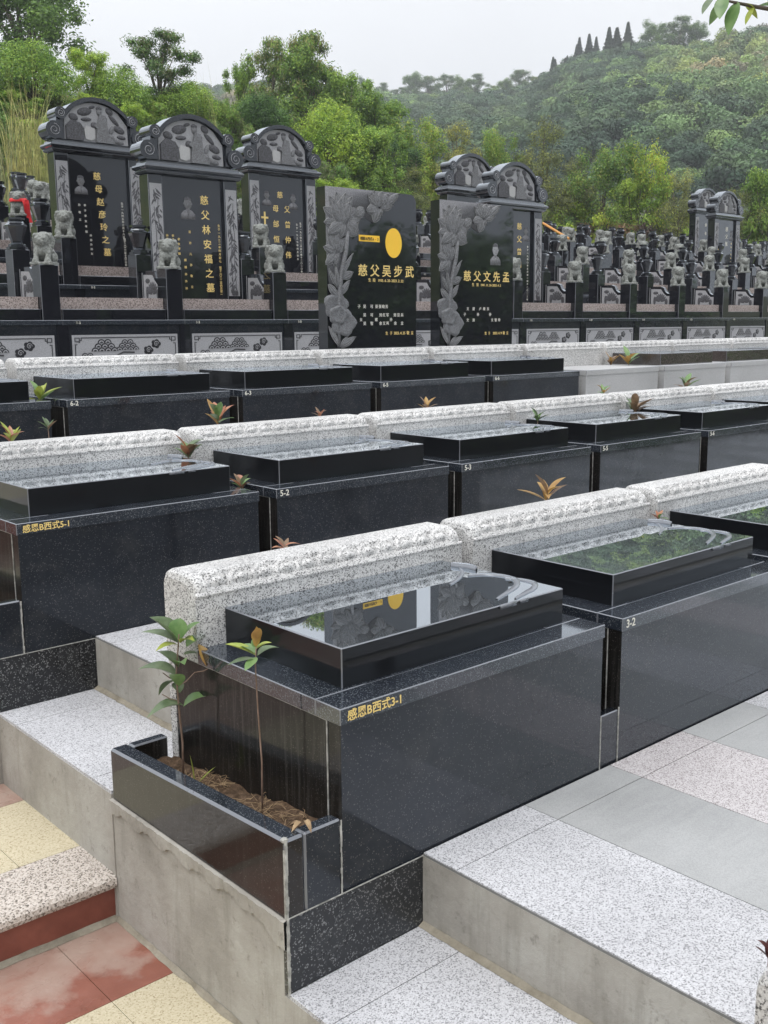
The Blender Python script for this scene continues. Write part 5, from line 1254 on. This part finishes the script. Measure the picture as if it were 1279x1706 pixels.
at3 = pts.attributes.new('turn', 'FLOAT', 'POINT'); at3.data.foreach_set('value', rs.uniform(0, 6.28, len(x)).astype(np.float32))
o = O('hill_wood', pts); o['kind'] = 'stuff'
gn = bpy.data.node_groups.new('scatter_crowns', 'GeometryNodeTree'); gn.interface.new_socket('Geometry', in_out='INPUT', socket_type='NodeSocketGeometry'); gn.interface.new_socket('Geometry', in_out='OUTPUT', socket_type='NodeSocketGeometry')
N_ = gn.nodes.new; gi, go = N_('NodeGroupInput'), N_('NodeGroupOutput'); m2p = N_('GeometryNodeMeshToPoints'); iop = N_('GeometryNodeInstanceOnPoints'); ci = N_('GeometryNodeCollectionInfo')
ci.inputs['Collection'].default_value = crowns; ci.inputs['Separate Children'].default_value = True; ci.inputs['Reset Children'].default_value = True
def na(nm, ty):
    a_ = N_('GeometryNodeInputNamedAttribute'); a_.data_type = ty; a_.inputs['Name'].default_value = nm; return a_.outputs['Attribute']
gl = gn.links.new; gl(gi.outputs[0], m2p.inputs[0]); gl(m2p.outputs[0], iop.inputs['Points']); gl(ci.outputs[0], iop.inputs['Instance']); iop.inputs['Pick Instance'].default_value = True
gl(na('kind', 'INT'), iop.inputs['Instance Index']); cx_ = N_('ShaderNodeCombineXYZ'); gl(na('turn', 'FLOAT'), cx_.inputs[2]); gl(cx_.outputs[0], iop.inputs['Rotation']); gl(na('size', 'FLOAT'), iop.inputs['Scale']); gl(iop.outputs[0], go.inputs[0])
md = o.modifiers.new('scatter', 'NODES'); md.node_group = gn
# conifers and single trees on the skyline
def conifer():
    rs = np.random.RandomState(3); C, D = [], []
    for q in range(1500):
        u = rs.rand() ** .8; r = (1 - u) * 2.3 * (0.55 + .45 * math.sin(u * 40) ** 2) * rs.uniform(.6, 1.05) + .05; a = rs.uniform(0, 6.28); C.append((r * math.cos(a), r * math.sin(a), 0.6 + u * 8.4 - r * .3)); D.append((math.cos(a), math.sin(a), .4))
    tb = MB().tube([(0, 0, -1), (0, 0, 8.8)], [.16, .02], 6)
    return tb.mesh('trunk', ['bark']), leaves_mesh('crown', np.array(C), np.array(D), np.full(1500, .24), 'conifer', 3, 1.2)
CT, CC = conifer(); rnd = random.Random(6)
for i, px in enumerate([908, 922, 934, 948, 958, 966, 975, 986, 994, 1003, 1012, 1021, 1030, 940, 970, 1000, 915, 1040]):
    az_ = px_az(px + rnd.uniform(-6, 6)); e_, d_ = ridge(np.array([az_])); d_ = float(d_[0]) - rnd.uniform(0, 14); x_, y_ = d_ * math.cos(az_), d_ * math.sin(az_); z_ = float(hz_(np.array([x_]), np.array([y_]))[0])
    t_ = T('conifer', 'dark pointed conifer on the hill skyline, %s from the left' % ORD[sorted([908, 922, 934, 948, 958, 966, 975, 986, 994, 1003, 1012, 1021, 1030, 940, 970, 1000, 915, 1040]).index(px)], 'conifer', (x_, y_, z_ - 1.2), 'conifers on the skyline'); s_ = rnd.uniform(.55, 1.15); k_ = rnd.uniform(.9, 1.5); t_.scale = (s_ * k_, s_ * k_, s_)
    O('trunk', CT, t_); O('crown', CC, t_)
for i, px in enumerate([610, 640, 668, 690, 716, 745, 768, 790, 815, 838, 862, 885, 1072, 1092, 1110, 1140]):
    az_ = px_az(px); e_, d_ = ridge(np.array([az_])); d_ = float(d_[0]) - rnd.uniform(0, 8); x_, y_ = d_ * math.cos(az_), d_ * math.sin(az_); z_ = float(hz_(np.array([x_]), np.array([y_]))[0])
    t_ = T('tree', 'thin-crowned skyline tree on the far ridge, %s from the left' % ORD[i], 'tree', (x_, y_, z_ - .5), 'trees on the far ridge', i); s_ = rnd.uniform(1.0, 2.0); k_ = 'feather' if i % 3 else 'dark'; t_.scale = (s_ * 1.1, s_ * 1.1, s_)
    O('trunk', PROTO[k_][0], t_); O('crown', PROTO[k_][1], t_)

# ------------------------------------------------------------------ haze
HZ = MB().box(-640, 640, -640, 640, -16, 140); me = HZ.mesh('haze', [], False)
m = bpy.data.materials.new('haze_air'); m.use_nodes = True; n_ = m.node_tree; n_.nodes.clear(); out = n_.nodes.new('ShaderNodeOutputMaterial'); pv = n_.nodes.new('ShaderNodeVolumePrincipled')
pv.inputs['Color'].default_value = (0.92, 0.96, 1, 1); pv.inputs['Density'].default_value = 0.0009; pv.inputs['Anisotropy'].default_value = 0.2
n_.links.new(pv.outputs[0], out.inputs['Volume']); me.materials.append(m)
hzo = O('haze', me); hzo['kind'] = 'stuff'
